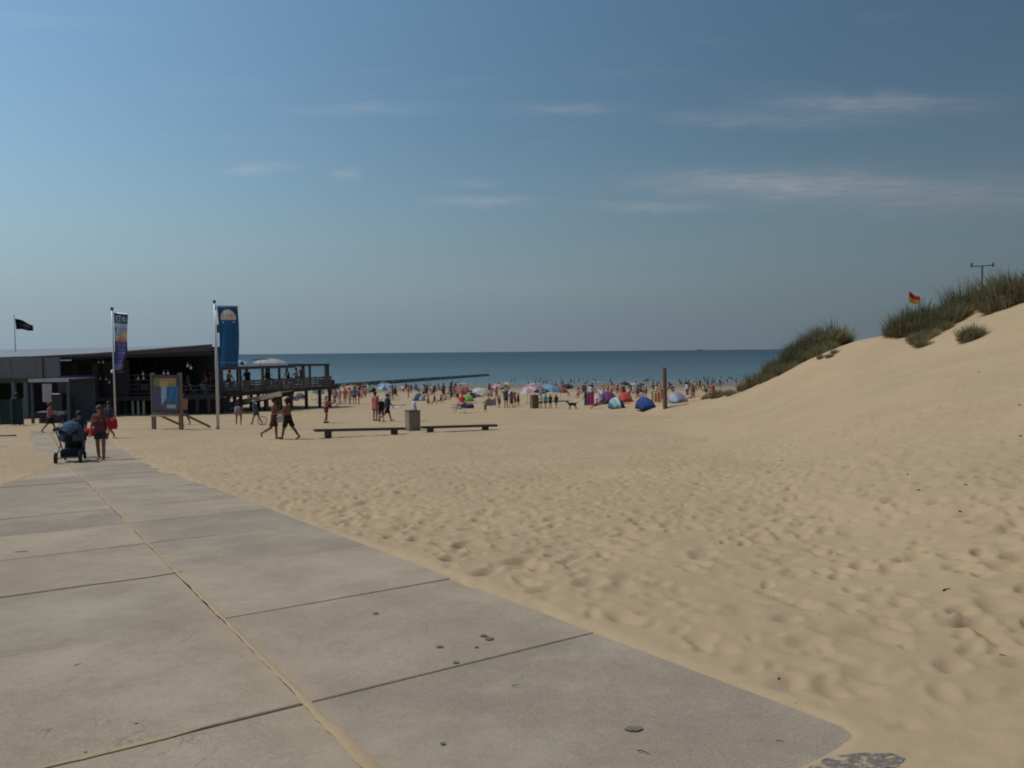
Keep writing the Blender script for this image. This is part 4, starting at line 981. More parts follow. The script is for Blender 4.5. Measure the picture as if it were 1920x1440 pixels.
# ------------------------------------------------------------------ flags and banners
FONT = {'I': '111010010010111', 'D': '110101101101110', 'N': '1001110110111001', 'E': '111100110100111'}
def flag_cloth(name, parent, fn, nu, nv, colours, design):
    mb = MB(); mb.sheet(fn, nu, nv, design); o = mb.build(name, [cloth('flag_%d_%d_%d' % c, c, .45) for c in colours], parent, False); solid(o, .006); return o
def pole_base(r, h, rad=.045):
    MB().tube((0, 0, -.3), (0, 0, h), rad * 1.15, rad * .7, 12).build('pole', STEEL, r, True); MB().ball((0, 0, h + .05), .085, 10, 8).build('finial', DARKP, r, True); MB().tube((0, 0, -.02), (0, 0, .12), rad * 2, rad * 1.5, 12).build('pole_foot', M('foot_grey', L(130, 128, 126)), r)
def letters(s, u, v, x0, x1, y0, y1):
    if not (x0 < u < x1 and y0 < v < y1): return False
    n = len(s); k = int((u - x0) / (x1 - x0) * n); f_ = ((u - x0) / (x1 - x0) * n - k) / .82
    if f_ >= 1: return False
    g = FONT[s[k]]; w = len(g) // 5 if len(g) != 16 else 4; hgt = 5 if len(g) != 16 else 4
    col, row = int(f_ * w), int((1 - (v - y0) / (y1 - y0)) * hgt * .999)
    return g[row * w + col] == '1'
def event_banner():
    p = G(217, 806); H = 224 * p.y / F_PX
    r = thing('banner_pole', p, 'white flagpole with narrow purple, orange and white event banner', 'flagpole'); pole_base(r, H)
    top, bot = H - .16, H - .16 - 106 * p.y / F_PX; w = 26 * p.y / F_PX
    MB().tube((0, 0, top), (w + .05, -.03, top - .06), .016, n=6).build('banner_arm', STEEL, r)
    def fn(a, b):                                   # a across, b down
        wid = w * (1 - .12 * b) if b < .68 else w * (.918 - .55 * (b - .68) / .32)
        x = .1 + a * wid; return Vector((x, .05 * math.sin(9 * a + 5 * b) * (.3 + a) - .03, top - .02 - (top - bot) * b - .09 * a * (1 - b)))
    def design(a, b):
        if b < .17: return 1 if letters('EDN', a, 1 - b, .1, .95, .85, .97) else 0
        if b < .24: return 2
        if b < .32: return 2 if (int(b * 120) % 3 and a > .2) else 3
        if b < .42: return 4 if a > .62 - (b - .32) * 2 else (2 if int(b * 100) % 3 else 3)
        if b < .475: return 5
        if b < .5: return 6
        if b < .9: return 8 if (int(b * 44) % 2 == 0 and .22 < a < .85 and (int(a * 23 + int(b * 22) * 7) % 5 != 0)) else 7
        return 9
    flag_cloth('banner', r, fn, 26, 96, [(58, 70, 104), (196, 204, 222), (204, 212, 222), (140, 152, 168), (226, 204, 150), (216, 176, 150), (186, 112, 96), (86, 84, 142), (168, 168, 212), (150, 148, 188)], design)
    MB().ball((-.05, -.02, bot - .1), .1, 8, 6).build('banner_weight', WH, r, True); MB().box((w * .45, 0, bot - .12), (w * .5, .05, .09)).build('lower_clip', DARKP, r)
event_banner()
def blue_banner():
    p = G(408, 806); H = 238 * p.y / F_PX
    r = thing('banner_pole', p, 'tall white flagpole with blue banner showing a pale round emblem', 'flagpole'); pole_base(r, H)
    top, bot = H - .17, H - .17 - 112 * p.y / F_PX; w = 38 * p.y / F_PX
    MB().tube((0, 0, top + .01), (w + .22, -.02, top - .03), .018, n=6).build('banner_arm', DARKP, r)
    def fn(a, b): return Vector((.13 + .06 * math.sin(b * 3) + a * w * (1 - .06 * b), .06 * math.sin(7 * a + 2.2 * b) + .03 * math.sin(15 * a) * b, top - .03 - (top - bot) * b - .02 * a))
    def design(a, b):
        x, y = (a - .5) * w, (b - .18) * (top - bot) ; q = math.hypot(x, y); R = .385 * w
        if q < R and y < .12 * w:
            if .04 * w < -y < .15 * w and x > -.1 * w and x < .22 * w and int((x + y * .6) / w * 24) % 3 == 0: return 3
            return 2 if -y < .2 * w else 1
        if q < R * 1.0 and .12 * w <= y < .2 * w: return 4
        if .88 * R < q < R * 1.02 and y < .28 * w and y > .1 * w: return 1
        if .93 < b < .945: return 5
        return 0
    flag_cloth('banner', r, fn, 36, 100, [(58, 112, 158), (222, 222, 214), (226, 208, 192), (212, 160, 124), (92, 112, 166), (140, 170, 205)], design)
    MB().box((w * .55, .0, bot - .06), (w * .9, .05, .05)).build('lower_batten', DARKP, r); MB().ball((w + .3, 0, bot + .12), .1, 8, 6).build('corner_weight', DARKP, r)
    q = p + Vector((-.12, .5, 0)); r2 = thing('flagpole', q, 'thin bare flagpole close behind the pole with the blue banner', 'flagpole'); h2 = H * .96
    MB().tube((0, 0, -.3), (0, 0, h2), .035, .025, 10).build('pole', STEEL, r2, True); MB().ball((-.02, 0, h2), .06, 8, 6).build('finial', DARKP, r2); MB().box((.09, 0, h2 - 1.05), (.1, .08, .42)).build('halyard_bag', M('bag_plum', L(92, 78, 92)), r2); MB().tube((.06, 0, h2 - .8), (.05, 0, .9), .006, n=4).build('halyard', WH, r2)
blue_banner()
def roof_flag():
    p = W(29, 656, 70); h = 63 * 70 / F_PX; r = thing('flagpole', p, 'thin pole on the pavilion roof flying a small black flag', 'flagpole'); MB().tube((0, 0, -.4), (0, 0, h), .04, .028, 8).build('pole', M('pole_grey', L(150, 154, 158), .5), r, True); MB().ball((-.02, 0, h + .03), .055, 8, 6).build('finial', DARKP, r)
    def fn(a, b): return Vector((.05 + a * 1.72, .16 * math.sin(4.5 * a + b), h - .22 - .62 * a * (1 - .5 * b) * (1 - b) - .98 * b * (1 - .0 * a) - .12 * a * b + .05 * math.sin(6 * a)))
    def design(a, b): return 1 if (.16 < a < .88 and .36 < b < .62 and (int(a * 40) % 4 < 2 or int(b * 30) % 4 == 0)) else 0
    flag_cloth('flag', r, fn, 44, 24, [(26, 32, 42), (82, 92, 102)], design)
roof_flag()
def lifeguard_flag():
    p0 = W(1703, 612, 47); z0 = surf(p0.x, p0.y); top = W(1703, 543, 47); h = top.z - z0
    r = thing('lifeguard_flag', Vector((p0.x, p0.y, z0)), 'red over yellow lifeguard flag on a thin pole behind the dune', 'flag'); MB().tube((0, 0, -.2), (0, 0, h), .018, .015, 8).build('pole', M('pole_dull', L(120, 124, 130), .6), r, True)
    def fn(a, b): return Vector((.03 + a * .62, .1 * math.sin(5 * a), h - .12 - .34 * a * (1 - .4 * b) - .62 * b + .04 * math.sin(7 * a + b)))
    flag_cloth('flag', r, fn, 12, 12, [(196, 52, 40), (222, 178, 74)], lambda a, b: 0 if b < .5 else 1)
lifeguard_flag()
def mast():
    p0 = W(1841, 545, 46); z0 = surf(p0.x, p0.y); tp_ = W(1841, 498, 46); h = tp_.z - z0
    r = thing('antenna_mast', Vector((p0.x, p0.y, z0)), 'thin mast with a crossbar and two end fittings behind the dune grass', 'mast'); MB().tube((0, 0, -.3), (0, 0, h), .05, .045, 8).build('post', M('mast_grey', L(70, 84, 92), .5), r)
    MB().beam((-.66, 0, h - .06), (.66, 0, h + .02), .05, .05).build('crossbar', M('mast_grey', L(70, 84, 92)), r)
    for x in (-.64, .64): MB().tube((x, 0, h - .08), (x, 0, h + .16), .06, .05, 8).build('end_fitting', DARKP, r)
mast()

# ---- information board
def info_board():
    pl, pr = G(289, 806), G(340, 807); r = thing('information_board', pl, 'colourful beach information board on two timber posts', 'sign'); d = pr - pl; s = p_scale = pl.y / F_PX
    hz_ = lambda v: (806 - v) * s
    for q, nm in ((Vector((0, 0, 0)), 'post'), (d, 'post')): MB().box(q + Vector((0, .0, hz_(700) / 2 - .1)), (.17, .17, hz_(700) + .2)).build(nm, MIDW if nm == 'post' else DKW, r)
    x0, x1, z0, z1 = .03, d.x - .03, hz_(774), hz_(704)
    def design(a, b):
        b = 1 - b
        if b < .07: return 5
        if b < .30: return (1 if a < .3 else (2 if a < .62 and b > .17 else (3 if b < .22 else 6))) if .08 < a < .92 else 0
        if b > .92: return 5
        if a < .36: return 7 if (int(b * 40) % 3 and .06 < a) else 0
        if a < .56: return 4 if b < .8 - (a - .36) else 7
        if b < .72: return 8 if (a + b * .3) % .23 < .15 else 9
        return 4 if abs(b - .84) < .05 and a < .9 else 7
    mb = MB(); mb.sheet(lambda a, b: Vector((x0 + (x1 - x0) * a, -.11 + d.y * a, z0 + (z1 - z0) * b)), 40, 50, design)
    o = mb.build('panel', [M('print_%d' % i, L(*c), .5, 6, .1) for i, c in enumerate([(62, 64, 74), (98, 106, 66), (150, 138, 60), (158, 108, 76), (132, 146, 160), (60, 58, 62), (120, 112, 92), (74, 70, 92), (34, 88, 124), (52, 100, 134)])], r); solid(o, .04, 1.0)
    MB().box(((x0 + x1) / 2, .0 + d.y / 2, z0 - .06), (x1 - x0, .12, .1)).build('rail', MIDW, r); MB().box(((x0 + x1) / 2, d.y / 2 - .02, z0 - .16), (x1 - x0 + .2, .06, .08)).build('rail', M('white_rail', L(190, 186, 176)), r)
    for q in (Vector((0, 0, 0)), d): MB().beam(q + Vector((0, .08, hz_(775))), q + Vector((.95, 1.3, .02)), .1, .1).build('brace', MIDW, r)
info_board()

# ---- long low benches, litter bin, post
def bench(label, a, b, sup, thick=.1, wid=.36):
    r = thing('long_bench', a, label, 'bench'); d = Vector(b) - Vector(a); n = 3; side = Vector((-d.y, d.x, 0)).normalized()
    for i in range(n):
        o = side * ((i - 1) * wid / n); MB().beam(o, d + o, wid / n - .012, thick).build('seat_plank', DKW, r)
    for t in sup:
        q = d * t; g = surf(a.x + q.x, a.y + q.y) - a.z - .06; zt = q.z - thick / 2; MB().box(q + Vector((0, 0, (g + zt) / 2 - q.z)), (.22, .3, zt - g), rz=math.atan2(d.y, d.x)).build('support', DKW, r)
gl, gr = G(614, 822), G(908, 807)
bl = lambda u, v, y: W(u, v, y)
y0, y1 = gl.y, gr.y; yy = lambda u: y0 + (y1 - y0) * (u - 614) / (908 - 614)
bench('long low timber bench left of the litter bin', W(590, 807, yy(590)), W(758, 803.5, yy(758)), (.14, .88))
bench('long low timber bench right of the litter bin', W(789, 801.5, yy(789)), W(930, 797.5, yy(930)), (.12, .85))
bench('end of a dark low bench at the left edge of the beach', W(-70, 821, 35), W(28, 817.5, 35.5), (.2, .8))
def bin_():
    p = G(774, 808); s = p.y / F_PX; w = 26 * s; h = 37 * s; r = thing('litter_bin', p, 'square litter bin clad in grey vertical boards between the two benches', 'bin', rz=.5); w *= .82
    MB().box((0, 0, h / 2), (w - .08, w - .08, h - .04)).build('liner', DARKP, r); n = 5
    me = MB().box((0, 0, 0), (w / n - .012, .035, h)).build('slat', M('bin_board', L(136, 124, 112), .8, 4, .25, .3, stretch=(5, 5, .5)), r); first = True
    for k in range(4):
        for i in range(n):
            o = me if first else link('slat', me.data, r); first = False
            q = Matrix.Rotation(k * math.pi / 2, 3, 'Z') @ Vector(((i + .5) / n * w - w / 2, -w / 2, 0)); o.location = q + Vector((0, 0, h / 2 + .01 * ((i * 7 + k) % 3))); o.rotation_euler = (0, 0, k * math.pi / 2)
    MB().box((0, 0, h + .012), (w + .05, w + .05, .045)).build('rim', DKW, r)
bin_()
def timber_post():
    p = G(1247, 765); h = 76 * p.y / F_PX; mb = MB(); n = 12; rr = .15
    for j in range(9):
        z = -.4 + (h + .4) * j / 8
        for i in range(n):
            t = 2 * math.pi * i / n; q = rr * (1 + .10 * math.sin(3 * t + 1) + .04 * math.sin(7 * t)) * (1 - .12 * j / 8); mb.v.append((q * math.cos(t) - .045 * j / 8, q * math.sin(t), z + (.06 * math.sin(2 * t) if j == 8 else 0)))
    for j in range(8): mb.f += [(j * n + i, j * n + (i + 1) % n, (j + 1) * n + (i + 1) % n, (j + 1) * n + i) for i in range(n)]
    mb.f.append(tuple(range(8 * n, 9 * n))); mb.m = [0] * len(mb.f)
    o = mb.build('timber_post', wood('post_timber', (104, 86, 66), .4)); o.location = p; tag(o, 'tall weathered timber post standing in the sand near the dune foot', 'post')
timber_post()

# ---- breakwater running into the sea, vessels
def groyne():
    a, b = W(560, 727.5, 162), W(912, 708.6, 250); a.z, b.z = SEA_Z + .6, SEA_Z + .25; d = b - a; n = 90; mb = MB(); s = Vector((-d.y, d.x, 0)).normalized(); rr = random.Random(5); prof = [(-3.0, -1.6), (-1.4, -.1), (-.7, .35), (.7, .35), (1.4, -.1), (3.0, -1.6)]
    for i in range(n + 1):
        for (o, z) in prof: mb.v.append(tuple(a + d * (i / n) + s * (o * rr.uniform(.8, 1.2)) + Vector((0, 0, z + rr.uniform(-.05, .06)))))
    for i in range(n):
        for k in range(5): q = i * 6 + k; mb.f.append((q, q + 6, q + 7, q + 1)); mb.m.append(0)
    tag(mb.build('breakwater', M('algae_stone', (0.022, 0.035, 0.028), .8, .6, .5, .5)), 'long dark green stone breakwater running from the beach into the sea', 'breakwater')
groyne()
def ship(label, u, v, y, ln):
    p = W(u, v, y); p.z = SEA_Z; r = thing('ship', p, label, 'ship', rz=.1); dk = M('ship_hull', L(58, 70, 82), .6); k = ln
    MB().prism([(-.5 * k, -.07 * k), (.38 * k, -.07 * k), (.5 * k, 0), (.38 * k, .07 * k), (-.5 * k, .07 * k)], -.5, .075 * k).build('hull', dk, r); MB().box((-.3 * k, 0, .15 * k), (.16 * k, .1 * k, .16 * k)).build('bridge', dk, r); MB().box((.1 * k, 0, .1 * k), (.4 * k, .1 * k, .06 * k)).build('cargo', dk, r); MB().tube((-.28 * k, 0, .2 * k), (-.28 * k, 0, .32 * k), .01 * k).build('mast', dk, r)
ship('tiny dark cargo ship on the horizon right of the post', 1313, 656, 9000, 70)
def sailboat():
    p = W(711, 663, 2500); p.z = SEA_Z; r = thing('sailboat', p, 'tiny white sailing boat on the horizon above the beach crowd', 'boat')
    MB().prism([(-4, -1), (3, -1), (5, 0), (3, 1), (-4, 1)], -.3, 1.0).build('hull', WH, r); MB().tube((0, 0, .5), (0, 0, 13), .1).build('mast', STEEL, r); solid(MB().add([(0.2, 0, 1.6), (-4, .3, 1.8), (0.1, 0, 12.5)], [(0, 1, 2)]).build('mainsail', cloth('sail', (225, 225, 222)), r), .03); solid(MB().add([(0.3, 0, 11), (4.6, 0, 1.2), (.5, -.4, 1.6)], [(0, 1, 2)]).build('jib', cloth('sail', (225, 225, 222)), r), .03)
sailboat()
def foam():
    mb = MB(); rr = random.Random(9)
    for (u, v, w) in ((632, 707, 9), (1000, 719, 30), (1120, 716, 24), (1240, 718, 40), (870, 719, 26)):
        y = 1440 * (CAM_Z - SEA_Z) / max(8, (v - 663 + .0093 * (u - 520))); p = W(u, v, y); p.z = SEA_Z + .05; w = w * y / F_PX
        n = 24; ring = [(p.x + w / 2 * math.cos(t) * (1 + .2 * rr.uniform(-1, 1)), p.y + .9 * math.sin(t) * (1 + .6 * rr.uniform(-1, 1)), p.z) for t in (2 * math.pi * i / n for i in range(n))]
        mb.add([tuple(p + Vector((0, 0, .06)))] + ring, [(0, 1 + i, 1 + (i + 1) % n) for i in range(n)])
    tag(mb.build('wave_foam', M('foam_white', L(200, 206, 208), .8, 1.0, .2)), 'thin white streaks of breaking foam near the shore', None, None, 'stuff')
foam()
# ------------------------------------------------------------------ people near enough to know by their clothes
PI = math.pi
MAROON, NAVY, BLACK, RED = cloth('knit_maroon', (112, 62, 66), .1), cloth('knit_navy', (48, 54, 84), .1), cloth('knit_black', (30, 30, 32), .05), cloth('canvas_red', (176, 40, 52), .1)
def bag(label, p, rgb, w=.34, d=.18, h=.36, strap=None, name='shoulder_bag'):
    r = thing(name, p, label, 'bag'); mb = MB(); prof = [(0.02, 0), (.8, .02), (1.0, .25), (.98, .6), (.8, .95), (.6, 1.0), (.02, 1.0)]; n = 14
    for q, z in prof:
        for i in range(n):
            t = 2 * PI * i / n; c_, s_ = math.cos(t), math.sin(t); e = lambda a: math.copysign(abs(a) ** .6, a); mb.v.append((w / 2 * q * e(c_), d / 2 * q * e(s_), z * h))
    for j in range(6): mb.f += [(j * n + i, j * n + (i + 1) % n, (j + 1) * n + (i + 1) % n, (j + 1) * n + i) for i in range(n)]
    mb.m = [0] * len(mb.f); mb.build('bag_body', cloth('bag_%d_%d_%d' % rgb, rgb, .05), r, True)
    pts = strap or [(-w * .35, 0, h * .95), (-w * .25, 0, h * 1.35), (w * .25, 0, h * 1.35), (w * .35, 0, h * .95)]
    MB().path([Vector(q) for q in pts], .014, 6).build('strap', DARKP, r)
    return r
wo, J, zm, k = near_person('woman in maroon top and dark shorts walking beside the pram with red bags', 190, 862, 104, PI + .25, dict(hipL=.16, kneeL=.06, hipR=-.1, kneeR=.14, spread=.02, armL=(.1, .28, .75), armR=(.05, .22, .35), lean=.05), 1, ('tank', MAROON), ('shorts', M('denim_dark', L(52, 54, 60), .8, 20, .2)), ('long', 'brown'), True)
yw = wo.location.y
bag('plump red shoulder bag hanging at the hip of the woman beside the pram', W(210, 805, yw) + Vector((0, .02, 0)), (172, 36, 52), .32, .2, .36, [(-.1, 0, .34), (-.16, -.02, .6), (-.24, 0, .82)])
bag('red beach bag with black handles carried between the pram and the woman', W(170, 818, yw - .1), (168, 32, 40), .42, .2, .26, [(-.14, 0, .25), (-.1, 0, .5), (.06, 0, .52), (.14, 0, .25)], 'beach_bag')
near_person('person in navy stooping over the far side of the pram', 153, 857, 92, PI + .4, dict(lean=.62, hipL=.55, kneeL=.25, hipR=-.2, kneeR=.35, footR=-.3, armL=(.55, .1, .35), armR=(.55, .1, .35)), 1, ('tee', NAVY), ('trunks', BLACK), ('bun', 'dark'), True, shoes=SHOEM, Hm=1.62)
def pram():
    p = G(134, 866); r = thing('pram', p, 'dark pram with blue-grey hood rolling up the concrete path', 'pram', rz=.34); r.scale = (1.14, 1.14, 1.14)
    BL = cloth('hood_blue', (62, 86, 108), .05); DK = cloth('pram_dark', (34, 40, 50), .05); TY = M('tyre_black', (0.015, 0.015, 0.016), .8); RM = M('rim_grey', L(120, 120, 124), .4)
    hood = MB(); hood.sheet(lambda a, b: Vector((math.cos(PI * a) * -.29 * math.sin(.35 + b * 1.25) / .95, .16 - .42 * math.cos(.1 + b * 1.5), .62 + .52 * math.sin(PI * a) ** .8 * math.sin(.4 + b * 1.2))), 14, 8); solid(hood.build('hood', BL, r, True), .02)
    for b in (.0, .5, 1.0):
        MB().path([Vector((math.cos(PI * a / 12) * -.3 * math.sin(.35 + b * 1.25) / .95, .16 - .42 * math.cos(.1 + b * 1.5), .63 + .525 * math.sin(PI * a / 12) ** .8 * math.sin(.4 + b * 1.2))) for a in range(13)], .012, 5).build('hood_rib', DARKP, r)
    seat = MB(); seat.sheet(lambda a, b: Vector(((a - .5) * .5, -.3 + .75 * b, .5 + .14 * abs(a - .5) * 2 + (.35 * (1 - b / .5) if b < .5 else 0) - .05 * math.sin(PI * a))), 8, 10); solid(seat.build('seat', DK, r, True), .05)
    MB().box((0, .46, .42), (.46, .1, .42), rot=Matrix.Rotation(-.35, 3, 'X')).build('footrest', DK, r); bk = MB().box((0, .05, .26), (.46, .5, .2)).build('basket', DK, r)
    MB().box((0, .1, .66), (.44, .34, .16)).build('blanket', cloth('blanket_slate', (70, 82, 96)), r)
    for s in (-1, 1):
        MB().tube((s * .27, -.55, 1.02), (s * .27, .1, .5), .016).build('frame_tube', DARKP, r); MB().tube((s * .27, .1, .5), (s * .26, .5, .14), .016).build('frame_tube', DARKP, r); MB().tube((s * .27, .15, .52), (s * .29, -.42, .17), .016).build('frame_tube', DARKP, r)
        for (x, y, rad, w) in ((s * .3, -.42, .165, .06), (s * .25, .52, .115, .05)):
            wh = MB(); n = 18; pr = [(rad * .72, -w / 2), (rad, -w * .35), (rad, w * .35), (rad * .72, w / 2), (rad * .72, -w / 2)]
            for (q, o) in pr: wh.v += [(x + o, y + q * math.cos(2 * PI * i / n), rad + q * math.sin(2 * PI * i / n)) for i in range(n)]
            for j in range(4): wh.f += [(j * n + i, j * n + (i + 1) % n, (j + 1) * n + (i + 1) % n, (j + 1) * n + i) for i in range(n)]
            wh.m = [0] * len(wh.f); w_o = wh.build('wheel', TY, r, True)
            rm = MB(); rm.tube((x - w * .4, y, rad), (x + w * .4, y, rad), .03)
            for i in range(5): t = 2 * PI * i / 5; rm.beam((x, y, rad), (x, y + rad * .74 * math.cos(t), rad + rad * .74 * math.sin(t)), .02, .025, up=(1, 0, 0))
            rm.build('rim', RM, w_o)
    MB().tube((-.27, -.55, 1.02), (.27, -.55, 1.02), .02).build('handle', DARKP, r); MB().tube((-.3, -.42, .17), (.3, -.42, .17), .014).build('axle', DARKP, r)
pram()
near_person('woman in pink top and black skirt by the kiosk', 94, 811, 57, -1.2, dict(WALK, armR=(.5, .1, .7), armL=(.45, .15, .8)), 1, ('tank', cloth('knit_pink', (168, 92, 104), .1)), ('skirt', BLACK), ('bun', 'brown'), True)
def buggy():
    p = G(117, 808); r = thing('buggy', p, 'small folding buggy pushed by the woman in pink', 'buggy', rz=-1.3); DK = cloth('buggy_dark', (60, 44, 58), .05)
    solid(MB().sheet(lambda a, b: Vector(((a - .5) * .4, -.2 + .4 * b, .38 + .45 * (1 - b) ** 2)), 4, 6).build('seat', DK, r, True), .03); solid(MB().sheet(lambda a, b: Vector((-.2 * math.cos(PI * a), -.1 + .3 * b, .8 + .18 * math.sin(PI * a) * (1 - .4 * b))), 8, 3).build('hood', cloth('buggy_hood', (92, 88, 96)), r, True), .015)
    for s in (-1, 1):
        MB().tube((s * .2, -.5, .98), (s * .2, .35, .1), .013).build('frame_tube', DARKP, r); MB().tube((s * .2, .05, .5), (s * .2, -.3, .1), .013).build('frame_tube', DARKP, r)
        for y in (-.3, .35): MB().tube((s * .2 - .025, y, .085), (s * .2 + .025, y, .085), .085, n=12).build('wheel', M('tyre_black', (0.015, 0.015, 0.016)), r)
buggy()
near_person('man in dark clothes standing in the shade at the kiosk', 33, 798, 62, .3, dict(STAND), 2, ('tee', cloth('knit_plum', (50, 40, 52), .05)), ('trunks', BLACK), ('short', 'dark'), shoes=SHOEM)
near_person('person in red and white top and navy shorts behind the information board', 346, 797, 58, .9, dict(WALK), 1, ('tee', cloth('knit_rose', (186, 120, 124), .1)), ('trunks', NAVY), ('short', 'dark'))
near_person('person in navy shirt walking ahead of the woman with red bags', 206, 822, 72, 2.9, dict(WALK), 1, ('tee', NAVY), ('shorts', M('denim_dark', L(52, 54, 60))), ('short', 'dark'))
bp_o, J, zm, k = near_person('youngster with a big mauve backpack walking away by the ramp', 448, 797, 50, .1, dict(WALK, hipL=.3, hipR=-.3, spread=.22), 1, ('tee', cloth('knit_black', (30, 30, 32))), ('shorts', BLACK), ('short', 'dark'))
yb = bp_o.location.y; bag('big mauve backpack worn by the youngster by the ramp', W(448, 778, yb) + Vector((0, -.14, 0)), (150, 122, 136), .4, .24, .5, [(-.16, .04, .55), (-.14, .16, .62), (-.14, .2, .3)], 'backpack')
near_person('person in teal shirt striding left beyond the walking men', 481, 797, 47, 1.2, dict(WALK, lean=.3), 1, ('tee', cloth('knit_teal', (64, 96, 108), .1)), ('shorts', cloth('knit_slate', (70, 86, 92))), ('short', 'grey'))
def hoop():
    p = G(492, 798); r = thing('bag_ring', p, 'round mesh beach bag set on the sand behind the striding person', 'bag'); n = 20
    MB().path([Vector((.27 * math.cos(2 * PI * i / n), .02 * math.sin(4 * PI * i / n), .27 + .25 * math.sin(2 * PI * i / n))) for i in range(n + 1)], .02, 6).build('rim', M('rim_tan', L(112, 98, 80)), r); mb = MB()
    for i in range(-3, 4): mb.tube((i * .07, 0, .27 - .24 * math.cos(i * .07 / .27 * 1.3)), (i * .07, 0, .27 + .24 * math.cos(i * .07 / .27 * 1.3)), .006, n=4)
    mb.build('mesh', M('net_grey', L(128, 120, 106)), r)
hoop()
near_person('bare-chested man in brown trunks, left of the two men walking together', 515, 825, 80, -PI / 2 + .15, dict(lean=.06, hipL=.12, kneeL=.1, hipR=-.3, kneeR=.75, footR=-.5, armL=(.55, .08, .85), armR=(.6, .1, .8)), 2, None, ('trunks', cloth('trunks_brown', (78, 58, 50), .05)), ('short', 'dark'), fat=1.05)
near_person('man with dark cap and black shorts, right of the two men walking together', 541, 825, 79, PI / 2 - .2, dict(lean=.05, hipL=.35, kneeL=.15, hipR=-.42, kneeR=.2, armL=(.5, .1, .9), armR=(.35, .15, .8)), 2, None, ('trunks', BLACK), ('cap', BLACK), fat=1.05)
def cooler():
    p = W(527, 792, G(530, 825).y); r = thing('cool_box', p, 'small white cool box carried between the two walking men', 'cool box'); MB().box((0, 0, .12), (.3, .24, .24), ch=.02).build('box', M('box_cream', L(186, 168, 150), .5), r); MB().box((0, 0, .265), (.32, .26, .045), ch=.01).build('lid', WH, r); MB().path([Vector((-.15, 0, .2)), Vector((-.15, 0, .36)), Vector((.15, 0, .36)), Vector((.15, 0, .2))], .01, 5).build('handle', DARKP, r)
cooler()
near_person('bare-chested man in dark red trunks standing on the open sand', 612, 795, 53, -.9, dict(hipL=.22, kneeL=.3, hipR=-.12, kneeR=.2, armL=(.9, .2, 1.2), armR=(.7, .2, 1.3)), 1, None, ('shorts', cloth('trunks_red', (116, 40, 42), .05)), ('cap', cloth('cap_sand', (190, 176, 140))), shoes=SHOEM)
near_person('person in long salmon shirt, left of the three standing together', 704, 791, 56, -.4, dict(STAND), 1, ('tunic', cloth('knit_salmon', (196, 112, 112), .15)), ('shorts', BLACK), ('short', 'dark'), shoes=SHOEM)
near_person('person in black top and white cap, middle of the three standing together', 715, 793, 47, .3, dict(WALK), 1, ('tee', BLACK), ('trunks', cloth('knit_plumgrey', (92, 76, 90))), ('cap', WH), shoes=SHOEM)
near_person('person in dark blue wetsuit top, right of the three standing together', 727, 792, 54, -1.0, dict(WALK, hipR=-.5, kneeR=.5), 1, ('tee', cloth('knit_petrol', (40, 58, 74), .1)), ('trunks', cloth('knit_ink', (34, 38, 50))), ('short', 'brown'))

# ------------------------------------------------------------------ the crowd on the sand
FP = far_person
FP('person in white shirt and dark shorts standing behind the litter bin', 776, 791, 45, -.9, 'hat', (206, 206, 216), (58, 56, 66), 1, (190, 190, 200))
FP('woman in dusty pink near the left end of the crowd', 628, 759, 31, .4, 'standf', (206, 176, 176), (70, 44, 54), 0, 'brown')
FP('person in white hat and pale rose shirt at the left of the crowd', 637, 759, 33, 2.6, 'hat', (196, 160, 172), (176, 186, 196), 0, (226, 220, 212))
FP('woman in orange dress at the left of the crowd', 647, 758, 32, 1.2, 'dress', (214, 146, 104), (214, 146, 104), 0, 'blond')
FP('bare-chested man in beige shorts beside the orange dress', 656, 759, 33, -.6, 'stand', (170, 140, 110), (196, 176, 146), 0, 'brown')
FP('person in pale blue shirt beside the man in beige shorts', 665, 758, 33, .5, 'standtee', (132, 150, 196), (66, 66, 76), 0, 'dark')
FP('woman in brick red near the pale blue shirt', 673, 758, 31, 2.0, 'standf', (150, 72, 72), (76, 52, 54), 1, 'dark')
FP('person sitting in black at the feet of the left crowd', 626, 761, 15, 1.0, 'sit', (40, 40, 44), (36, 36, 42), 1)
FP('child in white sitting below the pale rose shirt', 638, 762, 14, 2.0, 'sittee', (210, 210, 214), (180, 190, 200), 0, (220, 220, 220))
parasol('orange parasol standing behind the left crowd', G(652, 749), 1.15, 1.75, [(222, 150, 104), (232, 190, 150)], (.3, -.2)); parasol('blue and white parasol behind the three standing people', G(722, 750), 1.25, 2.0, [(92, 136, 186), (196, 210, 220)], (.35, .1))
parasol('green parasol half hidden behind the terrace pile', G(594, 756), 1.3, 1.9, [(120, 176, 160), (198, 214, 180)], (.2, .3)); parasol('blue parasol just left of the terrace end pile', G(585, 750), 1.2, 2.0, [(76, 110, 168)], (.2, 0))
tent('pale pink tent seen below the terrace deck', G(549, 752), 2.2, 1.5, 1.1, [(208, 168, 186), (196, 186, 200)], 2.9); tent('pale teal tent seen below the terrace deck', G(565, 749), 2.2, 1.5, 1.2, [(140, 184, 190), (198, 206, 204)], 3.0)
towel('blue beach towel spread near the three standing people', G(746, 760), (70, 96, 140), 1.3); towel('white towel beside the blue towel', G(735, 765), (206, 206, 212), 1.5)
FP('man in mustard shorts walking behind the three standing people', 737, 748, 26, 1.0, 'stand', (150, 120, 90), (150, 120, 60), 1); FP('woman in grey sitting under the blue and white parasol', 730, 753, 18, 2.5, 'sitf', (150, 150, 160), (90, 90, 100))
tent('grey pop-up tent with white side behind the litter bin', G(784, 752), 2.4, 1.6, 1.25, [(112, 122, 136), (70, 78, 90), (206, 208, 212)], -.3)
